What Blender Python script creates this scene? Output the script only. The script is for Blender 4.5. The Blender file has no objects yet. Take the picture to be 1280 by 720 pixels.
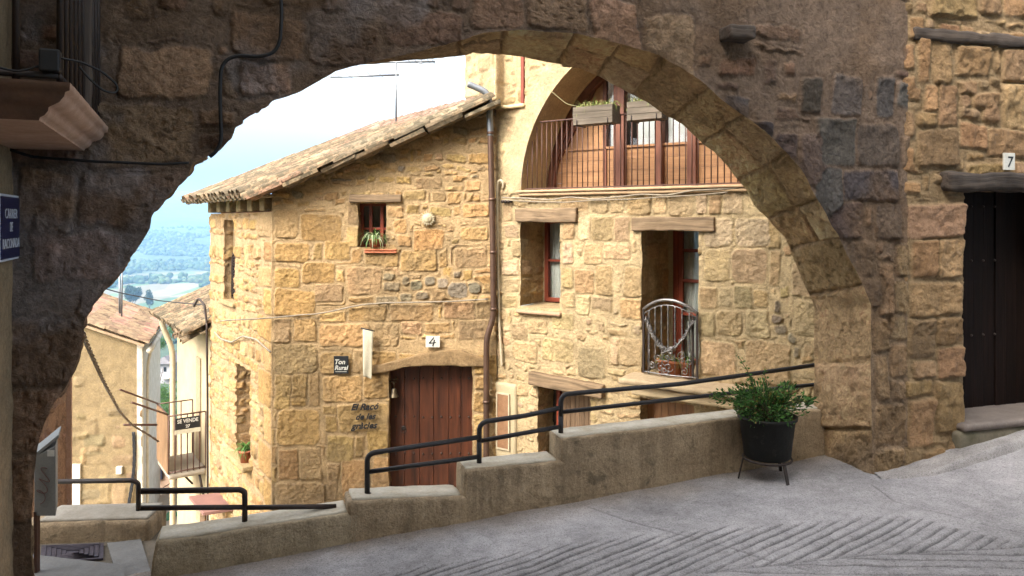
import bpy, bmesh, math, random
import numpy as np
from mathutils import Vector
random.seed(7)
RNG = np.random.RandomState(11)
SC = bpy.context.scene
COL = SC.collection
F = 930.0; CX = 640.0; HZ = 275.0      # focal length in photo pixels, principal column, horizon row

def P3(px, py, Y):
    return np.array([(px-CX)/F*Y, Y, (HZ-py)/F*Y])
def nrm(v):
    v = np.asarray(v, float); return v/np.linalg.norm(v)

class Plane:
    """vertical wall plane: origin (x,y), direction d along the wall, outward normal n"""
    def __init__(s, o, d, out):
        s.o = np.array([o[0], o[1]], float); d = np.array(d, float); s.d = d/np.linalg.norm(d)
        n = np.array([-s.d[1], s.d[0]])
        if n @ np.array(out) < 0: n = -n
        s.n = n
        s.D = np.array([s.d[0], s.d[1], 0.]); s.N = np.array([n[0], n[1], 0.])
    def at(s, px, py, off=0.0):
        r = (px-CX)/F; o = s.o + s.n*off
        u = (r*o[1]-o[0])/(s.d[0]-r*s.d[1])
        Y = o[1]+s.d[1]*u
        return u, (HZ-py)/F*Y
    def pt(s, u, z, off=0.0):
        return np.array([s.o[0]+s.d[0]*u+s.n[0]*off, s.o[1]+s.d[1]*u+s.n[1]*off, z])
    def rect(s, x0, y0, x1, y1, off=0.0):
        ym = (y0+y1)/2; xm = (x0+x1)/2
        a = s.at(x0, ym, off)[0]; b = s.at(x1, ym, off)[0]
        zt = s.at(xm, y0, off)[1]; zb = s.at(xm, y1, off)[1]
        return (min(a, b), zb, max(a, b), zt)

# ---------------------------------------------------------------- noise
_T = np.random.RandomState(3).rand(64, 64, 64)
def vn3(x, y, z):
    x = np.asarray(x, float); y = np.asarray(y, float); z = np.asarray(z, float)
    xi = np.floor(x).astype(int); yi = np.floor(y).astype(int); zi = np.floor(z).astype(int)
    fx = x-xi; fy = y-yi; fz = z-zi
    fx = fx*fx*(3-2*fx); fy = fy*fy*(3-2*fy); fz = fz*fz*(3-2*fz)
    a = xi & 63; b = (xi+1) & 63; c = yi & 63; d = (yi+1) & 63; e = zi & 63; g = (zi+1) & 63
    def L(p, q, t): return p+(q-p)*t
    return L(L(L(_T[a,c,e], _T[b,c,e], fx), L(_T[a,d,e], _T[b,d,e], fx), fy),
             L(L(_T[a,c,g], _T[b,c,g], fx), L(_T[a,d,g], _T[b,d,g], fx), fy), fz)*2-1
def fbm(x, y, z=0.0, oct=4, gain=0.5):
    x = np.asarray(x, float); y = np.asarray(y, float); z = np.asarray(z, float)+np.zeros_like(x)
    s = 0; a = 1.0; f = 1.0; t = 0
    for i in range(oct):
        s = s+a*vn3(x*f+i*7.3, y*f+i*3.7, z*f+i*5.1); t += a; a *= gain; f *= 2.03
    return s/t
def sst(a, b, x):
    t = np.clip((x-a)/(b-a), 0, 1); return t*t*(3-2*t)

# ---------------------------------------------------------------- objects
def tag(o, label=None, cat=None, group=None, kind=None):
    if label: o['label'] = label
    if cat: o['category'] = cat
    if group: o['group'] = group
    if kind: o['kind'] = kind
    return o
def thing(name, label, cat, loc=(0, 0, 0), group=None):
    o = bpy.data.objects.new(name, None); COL.objects.link(o); o.location = tuple(float(c) for c in loc)
    o.empty_display_size = 0.1
    return tag(o, label, cat, group)
def wloc(o):
    v = Vector((0, 0, 0))
    while o is not None: v = v+o.location; o = o.parent
    return np.array(v)

def mesh_obj(name, V, faces, mat, parent=None, tex=None, col=None, smooth=False, origin=None, mats=None, fmat=None):
    """faces: list of tuples or int array (n,4). V world coordinates."""
    V = np.asarray(V, float)
    if parent is not None: org = wloc(parent)
    else: org = np.array(origin if origin is not None else (0, 0, 0), float)
    me = bpy.data.meshes.new(name)
    W = V-org
    if isinstance(faces, np.ndarray):
        n = len(faces); k = faces.shape[1]
        me.vertices.add(len(W)); me.vertices.foreach_set('co', W.astype(np.float32).ravel())
        me.loops.add(n*k); me.loops.foreach_set('vertex_index', faces.astype(np.int32).ravel())
        me.polygons.add(n); me.polygons.foreach_set('loop_start', np.arange(0, n*k, k, dtype=np.int32))
        me.polygons.foreach_set('loop_total', np.full(n, k, np.int32))
        me.update(calc_edges=True); me.validate()
    else:
        me.from_pydata([tuple(map(float, v)) for v in W], [], [tuple(map(int, f)) for f in faces]); me.update()
    if len(me.vertices) == len(V):
        T = np.asarray(tex if tex is not None else V, np.float32)
        at = me.attributes.new('tex', 'FLOAT_VECTOR', 'POINT'); at.data.foreach_set('vector', T.ravel())
        if col is not None:
            c = np.ones((len(V), 4), np.float32); c[:, :3] = col
            ca = me.attributes.new('Col', 'FLOAT_COLOR', 'POINT'); ca.data.foreach_set('color', c.ravel())
    if mats:
        for m in mats: me.materials.append(m)
        if fmat is not None: me.polygons.foreach_set('material_index', np.asarray(fmat, np.int32))
    elif mat: me.materials.append(mat)
    if smooth: me.polygons.foreach_set('use_smooth', np.ones(len(me.polygons), bool))
    o = bpy.data.objects.new(name, me); COL.objects.link(o)
    if parent is not None: o.parent = parent
    else: o.location = tuple(org)
    return o

def grid_faces(ny, nx, keep=None, off=0, flip=False):
    i = np.arange(ny*nx).reshape(ny, nx)
    q = np.stack([i[:-1, :-1], i[:-1, 1:], i[1:, 1:], i[1:, :-1]], -1)
    if flip: q = q[..., ::-1]
    if keep is not None: q = q[keep]
    return q.reshape(-1, 4)+off

class MB:
    """collects geometry for ONE mesh"""
    def __init__(s): s.V = []; s.F = []; s.T = []; s.C = []; s.n = 0; s.hascol = False; s.sm = []
    def add(s, V, Fc, T=None, C=None, smooth=False):
        V = np.asarray(V, float); T = V if T is None else np.asarray(T, float)
        s.V.append(V); s.T.append(T)
        if C is None: C = np.ones((len(V), 3))*0.5
        else:
            s.hascol = True; C = np.asarray(C, float)
            if C.ndim == 1: C = np.tile(C, (len(V), 1))
        s.C.append(C)
        for f in Fc: s.F.append(tuple(int(a)+s.n for a in f)); s.sm.append(smooth)
        s.n += len(V); return s
    def box(s, c, ax, sz, C=None, jit=0.0):
        """c centre, ax three unit vectors (first = grain), sz full sizes"""
        c = np.asarray(c, float); ax = np.asarray(ax, float); h = np.asarray(sz, float)/2
        V = []; T = []; o = RNG.rand(3)*20
        for i in (-1, 1):
            for j in (-1, 1):
                for k in (-1, 1):
                    l = np.array([i, j, k])*h+(RNG.rand(3)-.5)*2*jit
                    V.append(c+l@ax); T.append(l+o)
        Fc = [(0, 1, 3, 2), (4, 6, 7, 5), (0, 4, 5, 1), (2, 3, 7, 6), (0, 2, 6, 4), (1, 5, 7, 3)]
        if np.linalg.det(ax) < 0: Fc = [f[::-1] for f in Fc]
        return s.add(V, Fc, T, C)
    def tube(s, pts, r, n=8, C=None, caps=True, closed=False):
        P = np.asarray(pts, float); m = len(P)
        R = np.full(m, r) if np.isscalar(r) else np.asarray(r, float)
        tan = np.zeros_like(P)
        if closed: tan = np.roll(P, -1, 0)-np.roll(P, 1, 0)
        else:
            tan[1:-1] = P[2:]-P[:-2]; tan[0] = P[1]-P[0]; tan[-1] = P[-1]-P[-2]
        tan /= np.linalg.norm(tan, axis=1)[:, None]+1e-12
        up = np.array([0, 0, 1.]) if abs(tan[0][2]) < .9 else np.array([1., 0, 0])
        V = []; T = []; L = 0; o = RNG.rand()*20
        a = nrm(np.cross(tan[0], up))
        for i in range(m):
            a = a-tan[i]*(a@tan[i]); a = nrm(a); b = np.cross(tan[i], a)
            if i: L += np.linalg.norm(P[i]-P[i-1])
            for k in range(n):
                t = 2*math.pi*k/n
                w = math.cos(t)*a+math.sin(t)*b
                V.append(P[i]+w*R[i]); T.append((L+o, math.cos(t)*R[i], math.sin(t)*R[i]))
        Fc = []
        mm = m if closed else m-1
        for i in range(mm):
            for k in range(n):
                j = (i+1) % m
                Fc.append((i*n+k, i*n+(k+1) % n, j*n+(k+1) % n, j*n+k))
        if caps and not closed:
            Fc.append(tuple(range(n))[::-1]); Fc.append(tuple((m-1)*n+k for k in range(n)))
        return s.add(V, Fc, T, C, True)
    def lathe(s, c, prof, n=28, C=None, ax=None):
        """prof list of (r,z) revolved about vertical (or ax triple)"""
        A = np.eye(3) if ax is None else np.asarray(ax, float)
        V = []
        for r, z in prof:
            for k in range(n):
                t = 2*math.pi*k/n
                V.append(np.asarray(c)+np.array([r*math.cos(t), r*math.sin(t), z])@A)
        Fc = []
        for i in range(len(prof)-1):
            for k in range(n):
                Fc.append((i*n+k, i*n+(k+1) % n, (i+1)*n+(k+1) % n, (i+1)*n+k))
        return s.add(V, Fc, None, C, True)
    def poly(s, pts, C=None, T=None):
        return s.add(pts, [tuple(range(len(pts)))], T, C)
    def prism(s, pts, ext, C=None):
        P = np.asarray(pts, float); n = len(P); e = np.asarray(ext, float)
        V = np.concatenate([P, P+e])
        Fc = [tuple(range(n))[::-1], tuple(range(n, 2*n))]+[(i, (i+1) % n, n+(i+1) % n, n+i) for i in range(n)]
        return s.add(V, Fc, None, C)
    def build(s, name, mat, parent=None, bevel=0.0, origin=None, smooth=None):
        V = np.concatenate(s.V); T = np.concatenate(s.T); C = np.concatenate(s.C) if s.hascol else None
        o = mesh_obj(name, V, s.F, mat, parent, T, C, False, origin)
        sm = np.array(s.sm if smooth is None else [smooth]*len(s.F))
        if len(o.data.polygons) == len(sm): o.data.polygons.foreach_set('use_smooth', sm)
        bm = bmesh.new(); bm.from_mesh(o.data); bmesh.ops.recalc_face_normals(bm, faces=bm.faces); bm.to_mesh(o.data); bm.free()
        if bevel:
            b = o.modifiers.new('bevel', 'BEVEL'); b.width = bevel; b.segments = 2; b.limit_method = 'ANGLE'; b.angle_limit = 0.7
        return o

_ubc = {}
def unit_box(nx, ny, nz):
    k = (nx, ny, nz)
    if k in _ubc: return _ubc[k]
    V = []; Fc = []
    def face(f, na, nb):
        b = len(V)
        for i in range(na+1):
            for j in range(nb+1): V.append(f(i/na, j/nb))
        for i in range(na):
            for j in range(nb):
                q = b+i*(nb+1)+j; Fc.append((q, q+nb+1, q+nb+2, q+1))
    face(lambda a, c: (a, 0, c), nx, nz); face(lambda c, a: (a, 1, c), nz, nx)
    face(lambda b, c: (1, b, c), ny, nz); face(lambda c, b: (0, b, c), nz, ny)
    face(lambda a, b: (a, b, 1), nx, ny); face(lambda b, a: (a, b, 0), ny, nx)
    V = np.array(V); key = np.round(V*1e5).astype(int)
    _, idx, inv = np.unique(key, axis=0, return_index=True, return_inverse=True)
    inv = inv.ravel()
    r = (V[idx], inv[np.array(Fc)]); _ubc[k] = r; return r
def rough(mb, fn, size, res=0.03, rnd=0.01, amp=0.006, freq=12.0, seed=0., C=None, amp2=0., freq2=3.):
    """worn block: unit box of metric size mapped by fn(a,b,c)->world, rounded edges, 3-D noise"""
    L, D, H = size
    nx, ny, nz = [int(max(2, min(220, round(x/res)))) for x in size]
    V, Fc = unit_box(nx, ny, nz)
    sz = np.array(size); Q = V*sz
    r = min(rnd, L/2.2, D/2.2, H/2.2)
    I = np.clip(Q, r, sz-r); dl = Q-I; ln = np.linalg.norm(dl, axis=1)
    m = ln > 1e-9
    Q2 = Q.copy(); Q2[m] = I[m]+dl[m]/ln[m][:, None]*r
    A = Q2/sz
    W = fn(A[:, 0], A[:, 1], A[:, 2])
    W = np.stack(W, -1) if isinstance(W, tuple) else W
    for f_, a_ in ((freq, amp), (freq2, amp2)):
        if a_:
            s = seed*13.7
            W = W+a_*np.stack([fbm(W[:, 0]*f_+s, W[:, 1]*f_, W[:, 2]*f_, 3), fbm(W[:, 0]*f_+31+s, W[:, 1]*f_+9, W[:, 2]*f_, 3), fbm(W[:, 0]*f_+57+s, W[:, 1]*f_+3, W[:, 2]*f_+77, 3)], -1)
    mb.add(W, [tuple(f) for f in Fc], Q+RNG.rand(3)*9, C, True)
    return mb
def rough_box(mb, o, ax, sz, **k):
    """o corner, axes, sizes"""
    o = np.asarray(o, float); ax = np.asarray(ax, float); sz_ = np.asarray(sz, float)
    return rough(mb, lambda a, b, c: o+np.stack([a*sz_[0], b*sz_[1], c*sz_[2]], -1)@ax, sz, **k)
Z3 = np.array([0, 0, 1.])

def text_mesh(body, size, shear=0.0, extrude=0.004, offset=0.0, align='CENTER', spacing=1.0):
    cu = bpy.data.curves.new('lettering', 'FONT'); cu.body = body; cu.size = size; cu.shear = shear
    cu.extrude = extrude; cu.offset = offset; cu.align_x = align; cu.space_character = spacing; cu.resolution_u = 3
    o = bpy.data.objects.new('lettering', cu); COL.objects.link(o)
    dg = bpy.context.evaluated_depsgraph_get(); dg.update()
    me = o.evaluated_get(dg).to_mesh()
    V = np.array([v.co[:] for v in me.vertices]).reshape(-1, 3); Fc = [tuple(p.vertices) for p in me.polygons]
    o.evaluated_get(dg).to_mesh_clear(); bpy.data.objects.remove(o); bpy.data.curves.remove(cu)
    return V, Fc
def add_text(mb, body, size, c, ax, fit=None, **k):
    """c = centre of baseline, ax = (right, up, out)"""
    V, Fc = text_mesh(body, size, **k)
    if fit:
        w = V[:, 0].max()-V[:, 0].min(); V[:, 0] *= fit/w
    mb.add(np.asarray(c)+V@np.asarray(ax, float), Fc)
HAZE_D = 1.7e-4
SUN_DIR = (-.50, -.55, .68); SUN_S = 1.0; SUN_A = 11.; SKY_S = .14; EXPO = 1.05
# ---------------------------------------------------------------- materials
def nt(name):
    m = bpy.data.materials.new(name); m.use_nodes = True
    t = m.node_tree; t.nodes.clear()
    out = t.nodes.new('ShaderNodeOutputMaterial'); b = t.nodes.new('ShaderNodeBsdfPrincipled')
    t.links.new(b.outputs[0], out.inputs[0])
    return m, t, b
def N(t, typ, **k):
    n = t.nodes.new(typ)
    for a, v in k.items():
        if a.startswith('i_'):
            key = a[2:]; n.inputs[int(key) if key.isdigit() else key.replace('_', ' ')].default_value = v
        else: setattr(n, a, v)
    return n
def coords(t, scale=(1, 1, 1), attr='tex'):
    a = N(t, 'ShaderNodeAttribute', attribute_name=attr)
    mp = N(t, 'ShaderNodeMapping'); mp.inputs['Scale'].default_value = scale
    t.links.new(a.outputs['Vector'], mp.inputs['Vector']); return mp.outputs[0]
def noise(t, vec, scale, detail=5, rough=.6, dist=0.):
    n = N(t, 'ShaderNodeTexNoise'); n.inputs['Scale'].default_value = scale; n.inputs['Detail'].default_value = detail
    n.inputs['Roughness'].default_value = rough; n.inputs['Distortion'].default_value = dist
    t.links.new(vec, n.inputs['Vector']); return n.outputs['Fac']
def ramp(t, fac, stops):
    r = N(t, 'ShaderNodeValToRGB'); e = r.color_ramp.elements
    while len(e) < len(stops): e.new(.5)
    for i, (p, c) in enumerate(stops):
        e[i].position = p; e[i].color = (*c, 1) if len(c) == 3 else c
    t.links.new(fac, r.inputs[0]); return r.outputs[0]
def mix(t, fac, a, b, mode='MIX'):
    m = N(t, 'ShaderNodeMix', data_type='RGBA', blend_type=mode)
    for s, v in ((m.inputs['Factor'], fac), (m.inputs['A'], a), (m.inputs['B'], b)):
        if hasattr(v, 'is_output'): t.links.new(v, s)
        elif isinstance(v, (int, float)): s.default_value = v
        else: s.default_value = (*v, 1)
    return m.outputs['Result']
def bump(t, b, h, strength=.3, dist=.01, prev=None):
    n = N(t, 'ShaderNodeBump'); n.inputs['Strength'].default_value = strength; n.inputs['Distance'].default_value = dist
    t.links.new(h, n.inputs['Height'])
    if prev is not None: t.links.new(prev, n.inputs['Normal'])
    t.links.new(n.outputs[0], b.inputs['Normal']); return n.outputs[0]
def g(v): return (v, v, v)

def mat_masonry(name, var=.35, bs=.5, fine=70., stain=None, rough=.9):
    m, t, b = nt(name); v = coords(t)
    a = N(t, 'ShaderNodeAttribute', attribute_name='Col')
    n1 = noise(t, v, 5., 6, .65); n2 = noise(t, v, fine, 5, .7); n3 = noise(t, v, 27., 6, .75, .5)
    c = mix(t, var, a.outputs['Color'], ramp(t, n1, [(.3, g(.35)), (.7, g(.8))]), 'OVERLAY')
    c = mix(t, var*1.3, c, ramp(t, n3, [(.32, g(.25)), (.55, g(.55)), (.75, g(.75))]), 'OVERLAY')
    c = mix(t, .5, c, ramp(t, n2, [(.28, g(.3)), (.5, g(.5)), (.75, g(.68))]), 'OVERLAY')
    if stain:
        n4 = noise(t, v, 1.7, 6, .7, .4)
        c = mix(t, ramp(t, n4, [(.54, g(0)), (.68, g(stain[1]))]), c, stain[0])
    t.links.new(c, b.inputs['Base Color']); b.inputs['Roughness'].default_value = rough; b.inputs['Specular IOR Level'].default_value = .2
    p = bump(t, b, n3, bs, .05); bump(t, b, n2, bs, .012, p)
    return m
def mat_wood(name, c1, c2, rough=.7, grain=1.0, bs=.3, spec=.3):
    m, t, b = nt(name); v = coords(t, (1.2, 22*grain, 22*grain))
    n1 = noise(t, v, 1.0, 7, .65, .8); n2 = noise(t, coords(t, (3, 3, 3)), 1., 5, .6); n3 = noise(t, coords(t, (4, 110, 110)), 1., 3, .6)
    c = ramp(t, n1, [(.3, c1), (.68, c2)])
    c = mix(t, .45, c, ramp(t, n2, [(.3, g(.3)), (.7, g(.7))]), 'OVERLAY')
    c = mix(t, .4, c, ramp(t, n3, [(.3, g(.3)), (.6, g(.6))]), 'OVERLAY')
    t.links.new(c, b.inputs['Base Color']); b.inputs['Roughness'].default_value = rough; b.inputs['Specular IOR Level'].default_value = spec
    p = bump(t, b, n1, bs, .01); bump(t, b, n3, bs, .003, p); return m
def mat_plain(name, c, c2=None, rough=.6, metal=0., scale=12., bs=.15, fine=80., spec=.4, spots=None):
    m, t, b = nt(name); v = coords(t)
    n1 = noise(t, v, scale, 6, .65); n2 = noise(t, v, fine, 4, .6)
    c2 = c2 or tuple(x*.7 for x in c)
    cc = ramp(t, n1, [(.3, c2), (.7, c)])
    cc = mix(t, .35, cc, ramp(t, n2, [(.3, g(.35)), (.7, g(.65))]), 'OVERLAY')
    if spots:
        n3 = noise(t, v, spots[2], 6, .7, .3)
        cc = mix(t, ramp(t, n3, [(spots[1], g(0)), (spots[1]+.1, g(.9))]), cc, spots[0])
    t.links.new(cc, b.inputs['Base Color']); b.inputs['Roughness'].default_value = rough; b.inputs['Metallic'].default_value = metal
    b.inputs['Specular IOR Level'].default_value = spec
    p = bump(t, b, n1, bs, .01); bump(t, b, n2, bs, .003, p); return m
def mat_col(name, rough=.85, var=.4, scale=20., bs=.3, trans=0., moss=None):
    """colour from the Col attribute with noise"""
    m, t, b = nt(name); v = coords(t)
    a = N(t, 'ShaderNodeAttribute', attribute_name='Col'); n1 = noise(t, v, scale, 6, .65); n2 = noise(t, v, scale*4, 4, .6)
    c = mix(t, var, a.outputs['Color'], ramp(t, n1, [(.3, g(.25)), (.7, g(.75))]), 'OVERLAY')
    if moss: c = mix(t, ramp(t, noise(t, v, moss[1], 6, .7), [(.46, g(0)), (.56, g(moss[2]))]), c, moss[0])
    t.links.new(c, b.inputs['Base Color']); b.inputs['Roughness'].default_value = rough; b.inputs['Specular IOR Level'].default_value = .25
    p = bump(t, b, n1, bs, .01); bump(t, b, n2, bs, .004, p)
    if trans:
        tr = N(t, 'ShaderNodeBsdfTranslucent'); t.links.new(c, tr.inputs[0]); mx = N(t, 'ShaderNodeMixShader'); mx.inputs[0].default_value = trans
        t.links.new(b.outputs[0], mx.inputs[1]); t.links.new(tr.outputs[0], mx.inputs[2])
        t.links.new(mx.outputs[0], [n for n in t.nodes if n.type == 'OUTPUT_MATERIAL'][0].inputs[0])
    return m
def mat_glass(name):
    m, t, b = nt(name)
    b.inputs['Base Color'].default_value = (.9, .95, .95, 1); b.inputs['Roughness'].default_value = .03
    out = [n for n in t.nodes if n.type == 'OUTPUT_MATERIAL'][0]
    gl = N(t, 'ShaderNodeBsdfGlossy'); gl.inputs['Roughness'].default_value = .03
    tr = N(t, 'ShaderNodeBsdfTransparent'); tr.inputs[0].default_value = (.96, .97, .96, 1)
    fr = N(t, 'ShaderNodeFresnel'); fr.inputs[0].default_value = 1.45
    mx = N(t, 'ShaderNodeMixShader'); t.links.new(fr.outputs[0], mx.inputs[0]); t.links.new(tr.outputs[0], mx.inputs[1]); t.links.new(gl.outputs[0], mx.inputs[2])
    t.links.new(mx.outputs[0], out.inputs[0]); return m

M = {}
M['stone'] = mat_masonry('golden_sandstone_masonry', .45, .8, 75.)
M['stone_dark'] = mat_masonry('weathered_arch_masonry', .6, .9, 60.)
M['soffit'] = mat_masonry('pitted_arch_stone', .6, 1.0, 55.)
M['plaster_yellow'] = mat_masonry('ochre_render', .4, .5, 60.)
M['cream'] = mat_plain('cream_render', (.40, .32, .19), (.32, .25, .145), .9, scale=3., bs=.1)
M['white_render'] = mat_plain('white_render', (.60, .56, .48), (.42, .36, .26), .9, scale=4., bs=.15)
def mat_render(name, c, c2, dark, moss):
    m, t, b = nt(name); v = coords(t)
    geo = N(t, 'ShaderNodeNewGeometry'); mp = N(t, 'ShaderNodeMapping'); mp.inputs['Scale'].default_value = (9, 9, .9); t.links.new(geo.outputs['Position'], mp.inputs[0])
    n1 = noise(t, v, 3., 7, .7, .3); n2 = noise(t, v, 80., 4, .7); n3 = noise(t, mp.outputs[0], 1., 5, .65); n4 = noise(t, v, 6., 7, .75, .5); n5 = noise(t, v, 22., 5, .7)
    cc = ramp(t, n1, [(.3, c2), (.68, c)])
    cc = mix(t, ramp(t, n3, [(.48, g(0)), (.68, g(.65))]), cc, dark)
    cc = mix(t, ramp(t, n4, [(.56, g(0)), (.66, g(.75))]), cc, moss)
    cc = mix(t, .5, cc, ramp(t, n2, [(.3, g(.28)), (.5, g(.5)), (.72, g(.72))]), 'OVERLAY')
    cc = mix(t, .4, cc, ramp(t, n5, [(.3, g(.3)), (.7, g(.7))]), 'OVERLAY')
    vo = N(t, 'ShaderNodeTexVoronoi', feature='DISTANCE_TO_EDGE'); vo.inputs['Scale'].default_value = 1.6; t.links.new(v, vo.inputs['Vector'])
    ck = ramp(t, vo.outputs['Distance'], [(0, g(.35)), (.004, g(0))]); cc = mix(t, ck, cc, tuple(x*.8 for x in dark))
    t.links.new(cc, b.inputs['Base Color']); b.inputs['Roughness'].default_value = .93; b.inputs['Specular IOR Level'].default_value = .2
    p = bump(t, b, n5, .7, .02); p = bump(t, b, n4, .5, .02, p); bump(t, b, n2, .7, .006, p); return m
M['concrete'] = mat_render('weathered_concrete', (.42, .32, .205), (.26, .19, .118), (.15, .11, .07), (.115, .09, .058))
M['old_concrete'] = mat_plain('weathered_concrete', (.30, .225, .14), (.15, .11, .068), .9, scale=3., bs=.6, fine=70., spots=((.085, .062, .038), .55, 5.))
M['concrete_grey'] = mat_plain('pale_grey_concrete', (.20, .195, .185), (.13, .125, .118), .92, scale=6., bs=.45, fine=90., spots=((.20, .18, .15), .62, 9.))
def mat_road(name):
    m, t, b = nt(name); v = coords(t)
    a = N(t, 'ShaderNodeAttribute', attribute_name='Col')
    n1 = noise(t, v, 90., 4, .75); n2 = noise(t, v, 190., 3, .7); n3 = noise(t, v, 6., 6, .7)
    c = mix(t, .5, a.outputs['Color'], ramp(t, n3, [(.3, g(.35)), (.7, g(.65))]), 'OVERLAY')
    c = mix(t, .8, c, ramp(t, n1, [(.36, g(.22)), (.46, g(.47)), (.62, g(.53)), (.72, g(.75))]), 'OVERLAY')
    c = mix(t, .7, c, ramp(t, n2, [(.33, g(.2)), (.45, g(.5)), (.7, g(.68))]), 'OVERLAY')
    t.links.new(c, b.inputs['Base Color']); b.inputs['Roughness'].default_value = .93; b.inputs['Specular IOR Level'].default_value = .2
    p = bump(t, b, n1, .7, .012); bump(t, b, n2, .7, .006, p); return m
M['road'] = mat_road('scored_concrete_road')
M['lane'] = mat_plain('lane_concrete', (.36, .31, .24), (.25, .21, .16), .95, scale=2., bs=.4)
M['beam'] = mat_wood('grey_weathered_beam', (.07, .045, .025), (.29, .195, .11), .85, 1.0, .8)
M['beam_dark'] = mat_wood('dark_old_beam', (.022, .017, .014), (.10, .075, .058), .85, 1.0, .9)
M['door_red'] = mat_wood('dark_red_door_planks', (.018, .006, .003), (.098, .029, .0115), .5, .7, .35)
M['door_black'] = mat_wood('near_black_door_planks', (.004, .0025, .002), (.012, .006, .0045), .7, 1., .3, .1)
M['frame_red'] = mat_wood('red_brown_joinery', (.12, .022, .010), (.24, .05, .022), .5, 1., .15)
M['frame_brown'] = mat_wood('brown_timber_posts', (.09, .032, .018), (.19, .072, .04), .55, 1., .15)
M['ply'] = mat_wood('orange_timber_board', (.24, .115, .048), (.37, .19, .085), .55, .5, .15)
M['plank_brown'] = mat_wood('brown_shutter_wood', (.10, .06, .032), (.22, .14, .08), .75, 1., .4)
M['planter_wood'] = mat_wood('silvered_planter_wood', (.07, .054, .036), (.165, .13, .095), .85, 1., .5)
M['iron'] = mat_plain('dark_iron', (.022, .018, .017), (.045, .028, .02), .55, .3, 25., .3, spots=((.09, .042, .022), .60, 14.))
M['iron_black'] = mat_plain('black_painted_steel', (.014, .014, .016), (.030, .025, .023), .5, .2, 25., .3, spots=((.075, .032, .018), .60, 14.))
M['rail_brown'] = mat_plain('brown_painted_rail', (.10, .045, .030), (.065, .03, .02), .5, .2, 20., .1)
M['copper'] = mat_plain('brown_downpipe', (.125, .07, .045), (.075, .045, .032), .45, .5, 6., .1)
M['zinc'] = mat_plain('grey_zinc', (.26, .27, .28), (.17, .18, .19), .45, .6, 6., .1)
M['cream_pipe'] = mat_plain('cream_pipe', (.46, .38, .25), (.36, .29, .19), .6)
M['silver'] = mat_plain('bright_wrought_iron', (.34, .32, .30), (.12, .105, .095), .35, .8, 30., .2)
M['grey_steel'] = mat_plain('grey_painted_steel', (.24, .24, .232), (.18, .18, .174), .65, .0, 3., .05)
M['curtain'] = mat_plain('pale_curtain', (.76, .76, .70), (.62, .62, .56), .9, scale=30., bs=.1)
M['blind'] = mat_plain('white_blind', (.88, .87, .84), (.78, .77, .74), .8, scale=2., bs=.05)
M['glass'] = mat_glass('window_glass')
M['interior'] = mat_plain('dim_interior', (.10, .075, .055), None, .9)
M['tile'] = mat_col('old_clay_tile', .9, .7, 16., .6, 0., ((.075, .06, .036), 9., .9))
M['tile_red'] = mat_col('clay_tile_far', .9, .5, 10., .5, 0., ((.30, .21, .12), 5., .6))
M['leaf'] = mat_col('leaf', .55, .25, 40., .1, .3)
M['terracotta'] = mat_plain('terracotta', (.42, .14, .06), (.30, .095, .045), .8, scale=20.)
M['black_pot'] = mat_plain('black_plastic_pot', (.016, .016, .013), (.007, .007, .006), .6, 0, 9., .35, spec=.25, spots=((.055, .048, .036), .60, 7.))
M['white_tile'] = mat_plain('white_glazed_tile', (.54, .52, .46), (.46, .44, .38), .3, scale=6., bs=.03)
M['ink'] = mat_plain('black_ink', (.012, .012, .014), None, .5)
M['blue_enamel'] = mat_plain('dark_blue_enamel', (.012, .016, .07), (.010, .012, .05), .3, bs=.03)
M['white_enamel'] = mat_plain('white_enamel', (.62, .64, .70), (.55, .57, .62), .35, bs=.02)
M['sign_black'] = mat_plain('black_slate_sign', (.014, .015, .016), None, .45, bs=.05)
M['cloth'] = mat_plain('cream_cloth', (.50, .45, .33), (.42, .375, .265), .9, scale=8., bs=.1)
M['plaque'] = mat_plain('pale_ceramic', (.46, .39, .25), (.36, .29, .17), .7, scale=20.)
M['brass'] = mat_plain('aged_bronze', (.19, .145, .09), (.10, .08, .05), .45, .8)
M['cable'] = mat_plain('black_cable', (.012, .012, .013), None, .6)
M['cable_grey'] = mat_plain('weathered_cable', (.33, .27, .18), (.14, .11, .085), .7)
M['stone_trim'] = mat_masonry('dressed_sandstone', .35, .4, 80.)
M['slab_pink'] = mat_plain('painted_plaster_moulding', (.50, .34, .26), (.36, .22, .15), .85, scale=9., bs=.3)
M['slab_brown'] = mat_plain('brown_moulding', (.17, .09, .055), (.10, .055, .035), .85, scale=9., bs=.3)
M['awning_red'] = mat_plain('dull_red_roofing', (.20, .10, .078), (.15, .075, .06), .7, scale=5.)
M['green_paint'] = mat_plain('green_paint', (.03, .16, .06), (.02, .11, .045), .6)
M['pink_render'] = mat_plain('pinkish_render', (.50, .34, .24), (.36, .24, .16), .9, scale=4., bs=.3)
M['manhole'] = mat_plain('cast_iron_cover', (.085, .07, .085), (.05, .042, .052), .6, .4, 30., .2)
M['rust_paint'] = mat_plain('red_scrawl', (.16, .065, .05), None, .7)
M['sticker'] = mat_plain('white_sticker', (.66, .66, .62), None, .6)
M['rock_brown'] = mat_masonry('brown_rough_wall', .6, .9, 40.)
M['grey_house'] = mat_plain('grey_far_render', (.34, .32, .33), (.26, .25, .26), .9, scale=1.)
M['darkglass'] = mat_plain('dark_pane', (.02, .022, .025), None, .1)
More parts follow.
